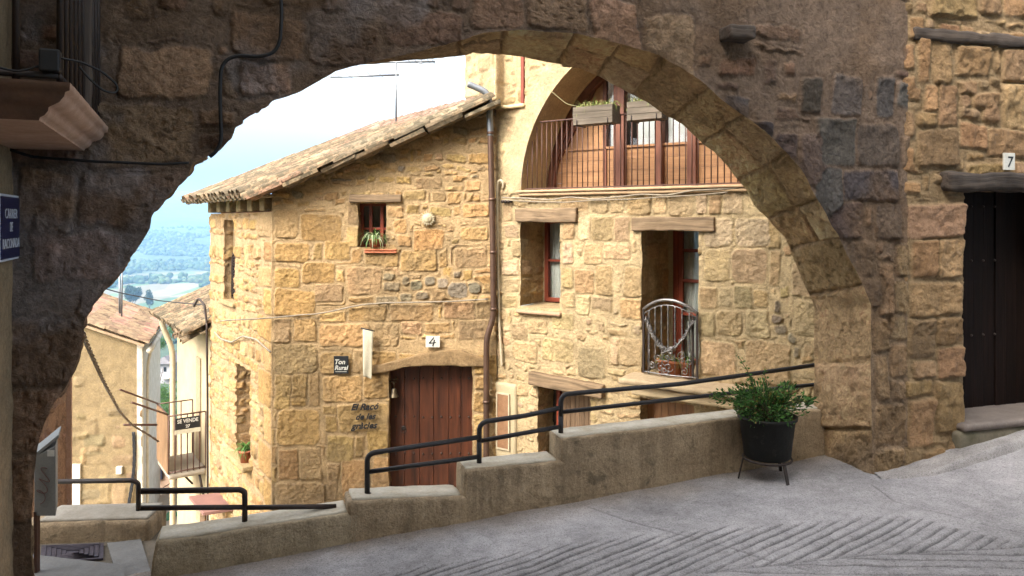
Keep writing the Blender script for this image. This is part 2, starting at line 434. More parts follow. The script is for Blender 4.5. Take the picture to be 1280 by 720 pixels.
# ---------------------------------------------------------------- stone layouts
def rand_stones(u0, v0, u1, v1, hr=(.12, .3), ar=(.9, 2.2), gap=.035, seed=0, split=.25, drop=.04):
    R = np.random.RandomState(seed); out = []; v = v0
    while v < v1:
        h = R.uniform(*hr); u = u0-R.rand()*.3; tilt = R.uniform(-.03, .03)
        while u < u1:
            w = h*R.uniform(*ar); dy = R.uniform(-.02, .02)+tilt*(u-u0)
            q = R.rand()
            if q < drop: pass
            elif q < drop+split and h > hr[0]*1.25:
                k = R.uniform(.35, .65)
                if R.rand() < .5:
                    out.append((u+gap/2, v+dy+gap/2, u+w-gap/2, v+dy+h*k-gap/2)); out.append((u+gap/2, v+dy+h*k+gap/2, u+w-gap/2, v+dy+h-gap/2))
                else:
                    j = R.uniform(.35, .65)
                    out.append((u+gap/2, v+dy+gap/2, u+w*j-gap/2, v+dy+h-gap/2)); out.append((u+w*j+gap/2, v+dy+h*.45, u+w-gap/2, v+dy+h-gap/2))
                    out.append((u+w*j+gap/2, v+dy+gap/2, u+w-gap/2, v+dy+h*.45-gap))
            else:
                s = R.uniform(0, .25)*gap
                out.append((u+gap/2+s, v+dy+gap/2+s+R.uniform(0, .02), u+w-gap/2-s, v+dy+h-gap/2-R.uniform(0, .03)))
            u += w
        v += h
    return out

class Field:
    def __init__(s, u0, v0, u1, v1, res=.01, mortar=(.4, .3, .17), seed=1):
        s.u0, s.v0, s.res = u0, v0, res
        s.nx = int((u1-u0)/res)+2; s.ny = int((v1-v0)/res)+2
        s.U, s.V = np.meshgrid(u0+np.arange(s.nx)*res, v0+np.arange(s.ny)*res)
        s.d = np.full((s.ny, s.nx), -1., np.float32); s.id = np.zeros((s.ny, s.nx), int)
        s.seed = seed; s.mortar = np.array(mortar); s.cols = [s.mortar]; s.amps = [0.]; s.tilt = [(0, 0, 0, 0)]
        S = seed*17.3
        s.wu = .028*fbm(s.U*4+S, s.V*4, S, 3)+.013*fbm(s.U*20+S, s.V*20, S, 3)
        s.wv = .024*fbm(s.U*4+S+40, s.V*4+9, S+5, 3)+.012*fbm(s.U*20+S+9, s.V*20, S+3, 3)
    def add(s, stones, pal, seed=0, warp=1., rr=(.2, .5), amp=(.6, 1.3), jit=.12, locked=False, cvar=.16, gap=.03, skew=.06):
        R = np.random.RandomState(seed+100)
        lock = getattr(s, 'lock', None)
        newd = s.d.copy() if locked else s.d
        for (a, b, c, d) in stones:
            if c-a < .03 or d-b < .025: continue
            i0 = max(0, int((a-.1-s.u0)/s.res)); i1 = min(s.nx, int((c+.1-s.u0)/s.res)+2)
            j0 = max(0, int((b-.1-s.v0)/s.res)); j1 = min(s.ny, int((d+.1-s.v0)/s.res)+2)
            if i1 <= i0 or j1 <= j0: continue
            sl = (slice(j0, j1), slice(i0, i1))
            X = s.U[sl]+warp*s.wu[sl]-(a+c)/2; Y = s.V[sl]+warp*s.wv[sl]-(b+d)/2
            k1, k2, k3, k4 = R.uniform(-skew, skew, 4)
            X, Y = X+k1*Y+k3*X*Y/(c-a), Y+k2*X+k4*X*Y/(d-b)
            hx, hy = (c-a)/2, (d-b)/2; r = min(hx, hy)*R.uniform(*rr)
            qx = np.abs(X)-hx+r; qy = np.abs(Y)-hy+r
            sd = np.hypot(np.maximum(qx, 0), np.maximum(qy, 0))+np.minimum(np.maximum(qx, qy), 0)-r
            dd = -sd
            if lock is not None: dd = np.minimum(dd, -lock[sl]-gap)
            base = np.array(pal[R.randint(len(pal))]); base = base*(1+R.uniform(-cvar, cvar))*(1+R.uniform(-.05, .05, 3))
            s.cols.append(base); s.amps.append(R.uniform(*amp)); s.tilt.append((R.uniform(-1, 1)*jit, R.uniform(-1, 1)*jit, (a+c)/2, (b+d)/2))
            w = dd > newd[sl]
            newd[sl][w] = dd[w]; s.id[sl][w] = len(s.cols)-1
        s.d = newd
        if locked: s.lock = s.d.copy()
        return s
    def finish(s, depth=.03, bev=.03, micro=.012, mfreq=22., joint=.01, stains=None, groove=.008, pits=.006):
        S = s.seed*3.1
        ids = np.where(s.d > 0, s.id, 0)
        amps = np.array(s.amps)[ids]; T = np.array(s.tilt)[ids]
        inside = sst(0, bev, s.d)
        mic = fbm(s.U*mfreq+S, s.V*mfreq, S, 4)
        mic2 = fbm(s.U*7+S+20, s.V*7, S, 3)
        face = amps*depth+T[..., 0]*(s.U-T[..., 2])+T[..., 1]*(s.V-T[..., 3])+micro*mic*1.25+micro*.45*mic2
        face = np.maximum(face, depth*.25)
        mort = -joint*sst(0, -.03, s.d)+.006*fbm(s.U*14+S, s.V*14, S+8, 3)+.004*mic2
        mort = mort-groove*np.exp(-((s.d+.007)/.010)**2)*(.4+.6*sst(-.3, .3, fbm(s.U*5+S, s.V*5, S+30, 2)))*(s.d > -.04)
        pit = pits*sst(.16, .42, fbm(s.U*48+S, s.V*48, S+11, 3))*(.4+.6*sst(-.2, .3, fbm(s.U*3+S, s.V*3, S+13, 2)))
        crk = pits*.8*np.exp(-(fbm(s.U*6+S, s.V*9+5, S+17, 3)/.02)**2)*sst(.1, .35, fbm(s.U*2+S, s.V*2, S+19, 2))
        s.h = inside*(face-pit-crk)+(1-inside)*mort
        C = np.array(s.cols)[ids]; k = sst(.0, .014, s.d)[..., None]
        cm = s.mortar*(1+.18*fbm(s.U*6+S, s.V*6, S+3, 4))[..., None]
        C = cm*(1-.14*np.exp(-((s.d+.005)/.008)**2)*(s.d > -.04))[..., None]*(1-k)+C*k*(1+.22*fbm(s.U*5+S+5, s.V*5, S, 4)+.12*fbm(s.U*28+S, s.V*28, S, 3))[..., None]
        if stains is not None: C = stains(s, C)
        s.C = np.clip(C, .003, .9); return s
    def sample(s, u, v):
        x = np.clip((np.asarray(u)-s.u0)/s.res, 0, s.nx-1.001); y = np.clip((np.asarray(v)-s.v0)/s.res, 0, s.ny-1.001)
        i = x.astype(int); j = y.astype(int); fx = x-i; fy = y-j
        def bl(A):
            if A.ndim == 3: gx, gy = fx[..., None], fy[..., None]
            else: gx, gy = fx, fy
            return A[j, i]*(1-gx)*(1-gy)+A[j, i+1]*gx*(1-gy)+A[j+1, i]*(1-gx)*gy+A[j+1, i+1]*gx*gy
        return bl(s.h), bl(s.C)

def breaks(a, b, pts, res):
    P = sorted({round(a, 5), round(b, 5), *[round(p, 5) for p in pts if a < p < b]}); out = []
    for p, q in zip(P[:-1], P[1:]):
        n = max(1, int(math.ceil((q-p)/res))); out += list(np.linspace(p, q, n, endpoint=False))
    return np.array(out+[P[-1]])

def wall_mesh(name, pl, fld, rect, openings=(), res=.014, mat=None, parent=None, keep=None, edge=(), zoff=0., wob=.02):
    """displaced wall with rect openings (u0,z0,u1,z1,depth); the stone pattern runs on into the reveals"""
    u0, v0, u1, v1 = rect
    us = breaks(u0, u1, [x for o in openings for x in (o[0], o[2])], res); vs = breaks(v0, v1, [x for o in openings for x in (o[1], o[3])], res)
    U, V = np.meshgrid(us, vs); H, C = fld.sample(U, V)
    for e in edge:
        if e == 'u0': H = H*sst(0, .04, U-u0)
        if e == 'sink0': H = H*sst(.0, .09, U-u0)-.03*sst(.09, .0, U-u0)
        if e == 'u1': H = H*sst(0, .04, u1-U)
    # ragged opening edges
    dU = np.zeros_like(U); dV = np.zeros_like(V)
    for o in openings:
        for ue, sg in ((o[0], 1), (o[2], -1)):
            w = np.exp(-((U-ue)/.08)**2)*sst(-.1, 0, V-o[1])*sst(-.1, 0, o[3]-V); dU += w*wob*fbm(V*5+ue*7, V*0+3., 1., 3)
        for ve in (o[1],):
            w = np.exp(-((V-ve)/.06)**2)*sst(-.1, 0, U-o[0])*sst(-.1, 0, o[2]-U); dV += w*wob*.5*fbm(U*5+ve*7, U*0+8., 2., 3)
    U2 = U+dU; V2 = V+dV
    P = np.stack([pl.o[0]+pl.d[0]*U2+pl.n[0]*(H+zoff), pl.o[1]+pl.d[1]*U2+pl.n[1]*(H+zoff), V2], -1)
    uc = (us[:-1]+us[1:])/2; vc = (vs[:-1]+vs[1:])/2; UC, VC = np.meshgrid(uc, vc)
    K = np.ones_like(UC, bool)
    for o in openings: K &= ~((UC > o[0]) & (UC < o[2]) & (VC > o[1]) & (VC < o[3]))
    if keep is not None: K &= keep(UC, VC)
    flip = np.cross(pl.D, Z3) @ pl.N < 0
    Vs = [P.reshape(-1, 3)]; Cs = [C.reshape(-1, 3)]; Fs = [grid_faces(len(vs), len(us), K, 0, flip)]; n = P.size//3
    for o in openings:
        i0 = np.argmin(abs(us-o[0])); i1 = np.argmin(abs(us-o[2])); j0 = np.argmin(abs(vs-o[1])); j1 = np.argmin(abs(vs-o[3]))
        dep = o[4]; m = max(2, int(dep/.025)); ks = np.linspace(0, dep, m+1)
        for side in ('l', 'r', 't', 'b'):
            if side == 'l': L = P[j0:j1+1, i0]; su = o[0]; lat = -pl.D; par = vs[j0:j1+1]
            elif side == 'r': L = P[j0:j1+1, i1]; su = o[2]; lat = pl.D; par = vs[j0:j1+1]
            elif side == 't': L = P[j1, i0:i1+1]; lat = Z3; par = us[i0:i1+1]
            else: L = P[j0, i0:i1+1]; lat = -Z3; par = us[i0:i1+1]
            G = []; CC = []
            for q, k in enumerate(ks):
                if side in 'lr':
                    uu = np.full(len(par), o[0]-k if side == 'l' else o[2]+k); h, c = fld.sample(uu, par)
                else:
                    vv = np.full(len(par), o[3]+k if side == 't' else o[1]-k); h, c = fld.sample(par, vv)
                w = min(1, q/2.)
                hh = (h-.015)*w*(.8 if side in 'lr' else .3)
                G.append(L-pl.N*(k+0*L[:, :1])-lat*hh[:, None]); CC.append(c)
            G = np.array(G); CC = np.array(CC)
            Vs.append(G.reshape(-1, 3)); Cs.append(CC.reshape(-1, 3))
            f = grid_faces(G.shape[0], G.shape[1], None, n, (side in 'lb') == flip)
            Fs.append(f); n += G.size//3
    return mesh_obj(name, np.concatenate(Vs), np.concatenate(Fs), mat, parent, None, np.concatenate(Cs), True)

def resample(pts, n):
    P = np.array(pts, float); L = np.concatenate([[0], np.cumsum(np.linalg.norm(np.diff(P, axis=0), axis=1))])
    t = np.linspace(0, L[-1], n); return np.stack([np.interp(t, L, P[:, k]) for k in range(P.shape[1])], -1)
def smooth(P, it=6):
    P = P.copy()
    for _ in range(it): P[1:-1] = .25*P[:-2]+.5*P[1:-1]+.25*P[2:]
    return P
def loft(name, rows, mat, parent, cols=None, tex=None, flip=False, smooth_=True):
    G = np.array(rows)
    return mesh_obj(name, G.reshape(-1, 3), grid_faces(G.shape[0], G.shape[1], None, 0, flip), mat, parent, None if tex is None else np.array(tex).reshape(-1, 3), None if cols is None else np.array(cols).reshape(-1, 3), smooth_)

GOLD = [(0.4132, 0.2562, 0.1025), (0.3617, 0.2203, 0.0848), (0.4509, 0.2858, 0.12), (0.324, 0.1974, 0.0792), (0.3945, 0.2393, 0.0918), (0.4321, 0.2731, 0.1165), (0.3474, 0.2184, 0.0989), (0.3099, 0.2016, 0.0989), (0.3757, 0.2478, 0.12)]
PALE = [(0.4423, 0.3068, 0.1569), (0.4006, 0.2726, 0.1324), (0.4757, 0.3369, 0.1812), (0.3672, 0.25, 0.1219), (0.4257, 0.2916, 0.1497), (0.384, 0.2688, 0.1429), (0.3339, 0.2349, 0.1255), (0.4173, 0.3029, 0.1742)]
GREYB = [(0.216, 0.1692, 0.108), (0.1872, 0.144, 0.0936), (0.2448, 0.1944, 0.126)]
DARK = [(0.1981, 0.1208, 0.0814), (0.1437, 0.0899, 0.0635), (0.2423, 0.1464, 0.0925), (0.1689, 0.1105, 0.0814), (0.2202, 0.1349, 0.0864), (0.257, 0.167, 0.1104)]
BLUEB = [(0.109, 0.0903, 0.082), (0.0873, 0.0715, 0.0657), (0.1357, 0.1102, 0.0973), (0.115, 0.0844, 0.0679)]
WARM7 = [(0.3421, 0.2115, 0.1054), (0.2924, 0.177, 0.0865), (0.3972, 0.2509, 0.1297), (0.3254, 0.2115, 0.1168), (0.2649, 0.1654, 0.0865), (0.3642, 0.2263, 0.1081)]
# ================================================================ the near archway
PA = Plane((2.37, 4.9), (.96, .28), (0, -1))          # its near face; u grows to the right, u=0 at the right jamb
PF = Plane(PA.o-PA.n*.564, (.96, .28), (0, -1))         # its far face
def zroad(x, y):
    x = np.asarray(x, float); t = np.clip(x-2.55, 0, 3)
    return -1.675+.06*(x-2.37)-.03*(np.asarray(y)-4.9)+.10*t*t/(t+.25)

def prof(pl, px): return [pl.at(x, y) for x, y in px]
N_leg = prof(PA, [(1090, 620), (1089, 540), (1088, 470), (1088, 385)])
N_right = prof(PA, [(1088, 385), (1074, 348), (1048, 294), (1031, 265), (1002, 213), (960, 168), (922, 137), (864, 94), (827, 73), (787, 57), (718, 40), (652, 36), (602, 42), (590, 45)])
N_left = prof(PA, [(590, 46), (540, 58), (500, 70), (475, 77), (445, 84), (420, 90), (396, 104), (374, 115), (342, 125), (316, 144), (296, 160), (287, 175), (275, 188), (242, 206), (238, 221), (212, 247), (191, 271), (187, 287), (170, 313), (152, 339), (131, 362), (107, 404)])
N_low = prof(PA, [(107, 404), (106, 422), (99, 446), (84, 484), (66, 510), (54, 540), (46, 570), (42, 606), (40, 640), (40, 700), (40, 770)])
F_leg = prof(PF, [(1018, 620), (1018, 540), (1018, 470), (1018, 388)])
F_right = prof(PF, [(1018, 388), (1000, 343), (980, 298), (940, 250), (900, 195), (850, 154), (780, 110), (720, 86), (640, 69), (590, 65.5)])
segs_N = [resample(N_leg, 110), resample(N_right, 330), resample(N_left, 400), resample(N_low, 150)]
def smj(P): return smooth(P, 3)
segs_N = [segs_N[0], smooth(segs_N[1], 12), smj(segs_N[2]), smj(segs_N[3])]
segs_F = [resample(F_leg, 110), smooth(resample(F_right, 330), 12)]
NP = np.concatenate([s if i == 0 else s[1:] for i, s in enumerate(segs_N)])
FR = np.concatenate([segs_F[0], segs_F[1][1:]])
# far edge on the left: just outside the near edge; blends from the traced right half
tN = np.gradient(NP, axis=0); tN /= np.linalg.norm(tN, axis=1)[:, None]
nO = np.stack([tN[:, 1], -tN[:, 0]], -1)                # outward (away from the opening)
cen = np.array([-2.3, -.6]); sg = np.sign(np.sum(nO*(NP-cen), 1)); nO *= sg[:, None]
FP = NP+nO*.05
for k in range(len(FR), len(NP)):
    w3 = PA.pt(*NP[k]); px_ = CX+F*w3[0]/w3[1]; py_ = HZ-F*w3[2]/w3[1]
    FP[k] = np.array(PF.at(px_, py_))+nO[k]*.03
FP[:len(FR)] = FR
sh = FP[len(FR)]-FR[-1]
for k in range(120):
    w = 1-sst(0, 120, k)
    FP[len(FR)+k] = FP[len(FR)+k]*(1-w)+(FR[-1]+(NP[len(FR)+k]-NP[len(FR)-1]))*w
FP[len(FR)+40:] = smooth(FP[len(FR)+40:], 40)
# roughness along the edge
arc = np.concatenate([[0], np.cumsum(np.linalg.norm(np.diff(NP, axis=0), axis=1))])
rg = .015*fbm(arc*6, arc*0+2, 4., 4)+.016*fbm(arc*2.1, arc*0+7, 1., 2)
rg[len(FR):] *= .9
NP = NP+nO*rg[:, None]
rf = .017*fbm(arc*6+9, arc*0+5, 8., 4)+.018*fbm(arc*2.6+4, arc*0+1, 3., 2)
FP = FP+nO*rf[:, None]

arch = thing('stone_archway', 'rough dark stone archway spanning the street, with a pitted golden underside', 'archway', PA.pt(-2.4, -1.9))
UL, UR, ZT = -5.05, .292, 1.9
fA = Field(UL-.1, -2.5, UR+.6, ZT+.1, .009, (.205, .142, .10), 5)
hand = [PA.rect(*r) for r in [(1000,96,1029,142),(1040,94,1077,146),(1019,148,1069,208),(1070,154,1123,208),(1054,212,1123,252),(1017,208,1054,275),(1096,254,1127,300),(1033,254,1079,300),(1121,102,1154,138),(1096,94,1119,148),(1000,167,1033,233),(1060,302,1092,345),(1078,348,1100,384),(905,120,935,160),(935,150,968,190),(968,165,998,200)]]
fA.add(hand, BLUEB, 3, 1.0, (.15, .4), (.8, 1.5), .1, True, .2)
low = [PA.rect(*r) for r in [(1092,400,1112,440),(1094,445,1110,500),(1092,505,1132,555),(1092,560,1128,600),(1114,395,1134,425),(1112,430,1134,470),(1114,475,1132,500),(1100,330,1118,395),(1120,305,1136,345),(1118,350,1135,392)]]
fA.add(low, WARM7, 13, 1.0, (.3, .6), (.7, 1.5), .15, True, .2)
big = [PA.rect(*r) for r in [(-30,402,103,476),(-20,480,82,560),(-20,565,46,655),(40,290,150,352),(100,215,236,285),(20,210,95,290),(-10,120,100,200),(105,128,240,205),(150,60,262,122),(300,80,372,118),(290,20,380,75),(385,30,470,85),(475,10,580,56),(590,-10,655,36),(660,-10,735,40),(740,0,800,68),(805,20,870,105)]]
fA.add(big, [tuple(c*1.45 for c in q) for q in DARK]+[(.27, .235, .22)], 23, 1.7, (.15, .4), (.3, 1.0), .07, True, .16)  # palette lightened to make up for the dim light on the left half
fA.add(rand_stones(UL, -2.5, UR+.6, ZT+.1, (.12, .28), (.9, 2.0), (.05), 77, .35, .30), DARK, 8, 1.9, (.3, .6), (.4, 1.0))
def st_arch(s, C):
    # warm clean stone low on the right pier, bluish lime blooms on the left, soot-brown plaster
    k = (sst(-.45, -.05, s.U)*sst(.25, -.75, s.V+.25*fbm(s.U*3, s.V*3, 2., 3)))[..., None]
    C = C*(1-k)+k*(C*.45+.55*np.array((.38, .26, .15))*(.8+.5*fbm(s.U*6, s.V*6, 3., 4))[..., None])
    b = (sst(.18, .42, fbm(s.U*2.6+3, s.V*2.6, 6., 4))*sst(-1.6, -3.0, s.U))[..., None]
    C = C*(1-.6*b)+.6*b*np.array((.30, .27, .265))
    o = (sst(.15, .4, fbm(s.U*2.+8, s.V*2.+3, 2., 4)))[..., None]
    C = C*(1-.5*o)+.5*o*np.array((.165, .10, .055))
    return C
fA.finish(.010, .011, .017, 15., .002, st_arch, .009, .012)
# front face: rings growing from the opening to the outer rectangle
iL, iR2, iA = 109, 109+329, 109+329+399
OP = np.zeros_like(NP); zs = NP[109, 1]; ua = NP[iR2, 0]; zl = NP[iA, 1]
for k in range(len(NP)):
    if k <= iL: OP[k] = (UR, NP[k, 1])
    elif k <= iR2:
        t = (k-iL)/(iR2-iL); a = ZT-zs; b = UR-ua; q = t*(a+b); OP[k] = (UR, zs+q) if q < a else (UR-(q-a), ZT)
    elif k <= iA:
        t = (k-iR2)/(iA-iR2); a = ua-UL; b = ZT-zl; q = t*(a+b); OP[k] = (ua-q, ZT) if q < a else (UL, ZT-(q-a))
    else: OP[k] = (UL, NP[k, 1])
NR = 150
rr = (np.linspace(0, 1, NR))**1.35
G = NP[None]*(1-rr[:, None, None])+OP[None]*rr[:, None, None]
# relax the parametrisation a little so corners do not pinch
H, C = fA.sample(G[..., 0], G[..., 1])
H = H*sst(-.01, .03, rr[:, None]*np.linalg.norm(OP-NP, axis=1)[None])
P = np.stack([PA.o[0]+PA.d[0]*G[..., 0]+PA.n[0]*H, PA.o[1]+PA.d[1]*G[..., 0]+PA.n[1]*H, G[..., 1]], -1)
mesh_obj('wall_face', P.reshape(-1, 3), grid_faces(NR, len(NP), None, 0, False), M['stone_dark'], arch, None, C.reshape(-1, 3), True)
# underside: voussoirs running across the thickness
NS = 64
fS = Field(-.05, -.1, arc[-1]+.05, .7, .009, (.48, .32, .175), 9)
vs_ = []; a_ = .0; R_ = np.random.RandomState(5)
while a_ < arc[-1]:
    w = R_.uniform(.24, .42) if a_ > 1.3 else R_.uniform(.4, .6)
    if R_.rand() < .45:
        k = R_.uniform(.22, .36); vs_ += [(a_+.008, -.06, a_+w-.008, k-.006), (a_+.008, k+.006, a_+w-.008, .66)]
    else: vs_.append((a_+.008, -.06, a_+w-.008, .66))
    a_ += w
fS.add(vs_, [(.56, .375, .195), (.46, .305, .16), (.58, .40, .22), (.51, .34, .185)], 4, .9, (.08, .22), (.5, 1.3), .05)
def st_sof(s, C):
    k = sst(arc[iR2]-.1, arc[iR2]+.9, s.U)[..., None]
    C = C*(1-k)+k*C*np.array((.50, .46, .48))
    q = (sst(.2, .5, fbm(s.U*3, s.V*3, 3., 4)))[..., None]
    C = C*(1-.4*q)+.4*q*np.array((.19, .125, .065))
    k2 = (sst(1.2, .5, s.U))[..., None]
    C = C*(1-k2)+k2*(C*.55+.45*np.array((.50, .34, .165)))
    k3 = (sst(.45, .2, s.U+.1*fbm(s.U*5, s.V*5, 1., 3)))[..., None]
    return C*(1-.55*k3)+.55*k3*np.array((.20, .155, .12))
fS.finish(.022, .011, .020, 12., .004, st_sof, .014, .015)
kk = np.linspace(0, 1, NS)
A2, K2 = np.meshgrid(arc, kk); Hs, Cs = fS.sample(A2, K2*.564)
Hs = (Hs-.02)*sst(0, .06, K2)*sst(1, .95, K2)
GG = NP[None]*(1-K2[..., None])+FP[None]*K2[..., None]-nO[None]*Hs[..., None]
off = -.564*K2
e0 = fA.sample(NP[:, 0], NP[:, 1])[0]*sst(-.01, .03, 0)
off = off+e0[None]*(1-sst(0, .08, K2))
P = np.stack([PA.o[0]+PA.d[0]*GG[..., 0]+PA.n[0]*off, PA.o[1]+PA.d[1]*GG[..., 0]+PA.n[1]*off, GG[..., 1]], -1)
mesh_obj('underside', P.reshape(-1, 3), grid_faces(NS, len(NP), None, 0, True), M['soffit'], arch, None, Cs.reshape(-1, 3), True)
# far face and the mass of the building above
NB = 24; rb = np.linspace(0, 1, NB)
G = FP[None]*(1-rb[:, None, None])+OP[None]*rb[:, None, None]
P = np.stack([PF.o[0]+PF.d[0]*G[..., 0], PF.o[1]+PF.d[1]*G[..., 0], G[..., 1]], -1)
Cb = np.tile(np.array((.40, .28, .14)), (NB*len(NP), 1))*(.85+.4*fbm(P[..., 0]*3, P[..., 2]*3, 1., 4)).reshape(-1, 1)
mesh_obj('far_face', P.reshape(-1, 3), grid_faces(NB, len(NP), None, 0, True), M['stone'], arch, None, Cb, True)
mb = MB(); mb.box(PA.pt((UL+UR)/2, (ZT+4.6)/2, -.282), [PA.D, -PA.N, Z3], (UR-UL, .564, 4.6-ZT), (.09, .065, .05)); mb.build('upper_wall', M['stone_dark'], arch)
# broken beam end sticking out of the face
u, z = PA.at(915, 44)
mb = MB(); rough_box(mb, PA.pt(u-.09, z-.045, -.05), [PA.D, PA.N, Z3], (.19, .17, .085), res=.012, rnd=.02, amp=.012, freq=14, C=None)
mb.build('beam_stub', M['beam_dark'], arch)

# ---------------------------------------------------------------- cables on the archway
def cable(name, pl, px, r, mat, label, off=.02, n=60, sag=0., cat='cable', jit=.004):
    pts = np.array([pl.pt(*pl.at(x, y, off), off) for x, y in px])
    Q = smooth(resample(pts, n), 3)
    Q = Q+jit*np.stack([fbm(Q[:, 0]*5, Q[:, 2]*5+k, Q[:, 1]*5, 2) for k in (0, 9, 17)], -1)
    mb = MB(); mb.tube(Q, r, 7); o = mb.build(name, mat, origin=Q[0]); tag(o, label, cat); return o
cable('hanging_cable', PA, [(351, -12), (352, 20), (350, 52), (343, 66), (325, 71), (300, 69), (284, 73), (276, 84), (275, 110), (276, 150), (277, 176), (271, 190), (262, 196)], .0095, M['cable'], 'thick black cable looping down the arch face and ending in a frayed tip', .035)
cable('wall_cable', PA, [(8, 186), (40, 196), (90, 200), (150, 203), (205, 205), (236, 204)], .007, M['cable'], 'thin black cable running level along the arch below the balcony slab', .045)
# ================================================================ house number 7, right of the arch
h7 = thing('stone_house', 'golden rubble stone house with dark plank door 7 and heavy timber lintel', 'house', PA.pt(.8, -1.6))
dz0 = PA.at(1205, 527)[1]; dz1 = PA.at(1205, 237)[1]; du0 = PA.at(1205, 400)[0]; du1 = du0+.95
f7 = Field(.2, -2.3, 3.6, 2.2, .009, (.35, .24, .13), 21)
hand = [PA.rect(*r) for r in [(1165,50,1190,106),(1147,48,1162,104),(1155,107,1172,140),(1173,106,1196,160),(1148,140,1172,158),(1146,162,1198,208),(1196,58,1237,96),(1252,60,1286,104),(1252,106,1290,162),(1198,154,1233,185),(1233,162,1290,196),(1133,254,1204,298),(1162,-20,1222,22),(1224,-20,1252,20),(1254,-20,1295,22),(1139,300,1172,347),(1172,298,1204,347),(1137,352,1203,395),(1170,397,1204,432),(1172,434,1204,472),(1137,398,1168,448),(1142,451,1170,472),(1132,475,1165,496),(1170,476,1205,540),(1136,500,1168,560)]]
f7.add(hand, WARM7, 2, .7, (.15, .4), (.8, 1.5), .1, True, .16)
rnd7 = [PA.rect(*r) for r in [(1197,98,1222,118),(1224,98,1236,112),(1238,98,1250,108),(1198,118,1212,134),(1214,116,1250,134),(1198,134,1222,154),(1226,130,1246,160)]]
f7.add(rnd7, WARM7, 4, 1., (.7, .95), (1., 1.8), .2, True, .2)
f7.add(rand_stones(.2, -2.3, 3.6, 2.2, (.1, .24), (.9, 2.), .03, 31, .3), WARM7, 5, 1., (.3, .6), (.6, 1.3))
f7.finish(.014, .011, .015, 18., .002, None, .013, .008)
wall_mesh('wall', PA, f7, (.215, -2.1, 3.4, 2.0), [(du0, dz0-.02, du1, dz1, .34)], .010, M['stone'], h7, None, ('sink0',))
mb = MB(); mb.box(PA.pt(1.85, 3.3, -.4), [PA.D, -PA.N, Z3], (3.11, .8, 2.6), (.33, .23, .13)); mb.build('upper_wall', M['stone'], h7)
# door of two leaves of vertical boards, set back in the reveal
d7 = MB(); w = .105; u = du0-.02; i = 0
while u < du1:
    d7.box(PA.pt(u+w/2, (dz0+dz1)/2, -.30-.006*(i % 3)), [Z3, PA.D, -PA.N], (dz1-dz0+.1, w-.006, .03)); u += w; i += 1
d7o = d7.build('door', M['door_black'], h7, .003)
nail0 = None
for zz in (.1, -.3, -.85):
    for k in range(6):
        p = PA.pt(du0+.04+k*.11, zz, -.276)
        if nail0 is None:
            mb = MB(); mb.lathe(p, [(0, .008), (.008, .006), (.010, 0)], 8, ax=[PA.D, Z3, PA.N]); nail0 = mb.build('nail', M['iron'], d7o); np0 = p
        else:
            o = nail0.copy(); COL.objects.link(o); o.parent = d7o; o.location = tuple(p-np0)
mb = MB(); mb.box(PA.pt(1.2, -.6, -.62), [PA.D, -PA.N, Z3], (1.3, .3, 2.2)); mb.build('dark_backing', M['interior'], h7)
lu0 = PA.at(1185, 226, .06)[0]
mb = MB(); rough_box(mb, PA.pt(lu0, PA.at(1190, 238, .06)[1], -.2), [PA.D, PA.N, Z3], (1.35, .275, .125), res=.016, rnd=.035, amp=.016, freq=9, amp2=.014, freq2=3.2, seed=3)
mb.build('lintel', M['beam_dark'], h7)
b0 = PA.at(1143, 40, .02); b1 = PA.at(1285, 45, .02)
mb = MB(); rough(mb, lambda a, b, c: PA.pt(0, 0)[None]+np.outer(b0[0]+a*(1.35), PA.D)+np.outer(-.12+b*.15, PA.N)+np.outer(b0[1]-.045+.0*a+c*.085, Z3), (1.35, .15, .085), res=.014, rnd=.02, amp=.013, freq=10, seed=5)
mb.build('wall_beam', M['beam_dark'], h7)
mb = MB(); rough_box(mb, PA.pt(du0-.07, dz0-.05, -.33), [PA.D, PA.N, Z3], (1.2, .40, .05), res=.03, rnd=.008, amp=.004)
mb.build('doorstep', mat_plain('worn_red_tiles', (.19, .155, .13), (.125, .10, .085), .8, scale=9., bs=.3), h7)
mb = MB(); rough_box(mb, PA.pt(du0-.10, dz0-.30, -.3), [PA.D, PA.N, Z3], (1.25, .355, .25), res=.03, rnd=.02, amp=.008)
mb.build('step_base', mat_plain('mossy_step', (.20, .165, .12), (.10, .09, .055), .95, scale=7., bs=.4), h7)
def strokes4(mb, pl, u, z, s, off):
    W = lambda a, b: pl.pt(u+(a-.45+.18*(b-.5))*s, z+(b-.5)*s, off)
    for a, b, w in (((.50, 1.), (.08, .33), .11), ((.06, .33), (.86, .40), .10), ((.62, .70), (.55, 0.), .14)):
        p, q = W(*a), W(*b); mb.box((p+q)/2, [nrm(q-p), nrm(np.cross(pl.N, q-p)), pl.N], (np.linalg.norm(q-p)+.04*s, w*s, .003))
def number_sign(pl, px, txt, label, wh, off, size, serif=0.12, depth=.012):
    u, z = pl.at(px[0], px[1], off)
    t = thing('house_number_sign', label, 'sign', pl.pt(u, z, off))
    m1 = MB(); m1.box(pl.pt(u, z, off+depth/2), [pl.D, Z3, pl.N], (wh[0], wh[1], depth)); m1.build('tile', M['white_tile'], t, .002)
    m2 = MB()
    if txt == '4': strokes4(m2, pl, u, z, size, off+depth+.0015)
    else: add_text(m2, txt, size, pl.pt(u, z-size*.36, off+depth+.0015), [pl.D, Z3, pl.N], shear=serif, extrude=.001, offset=size*.004)
    m2.build('numeral', M['ink'], t)
    return t
number_sign(PA, (1260, 202), '7', 'small white tile with a black 7 above the dark door', (.098, .118), .055, .105)

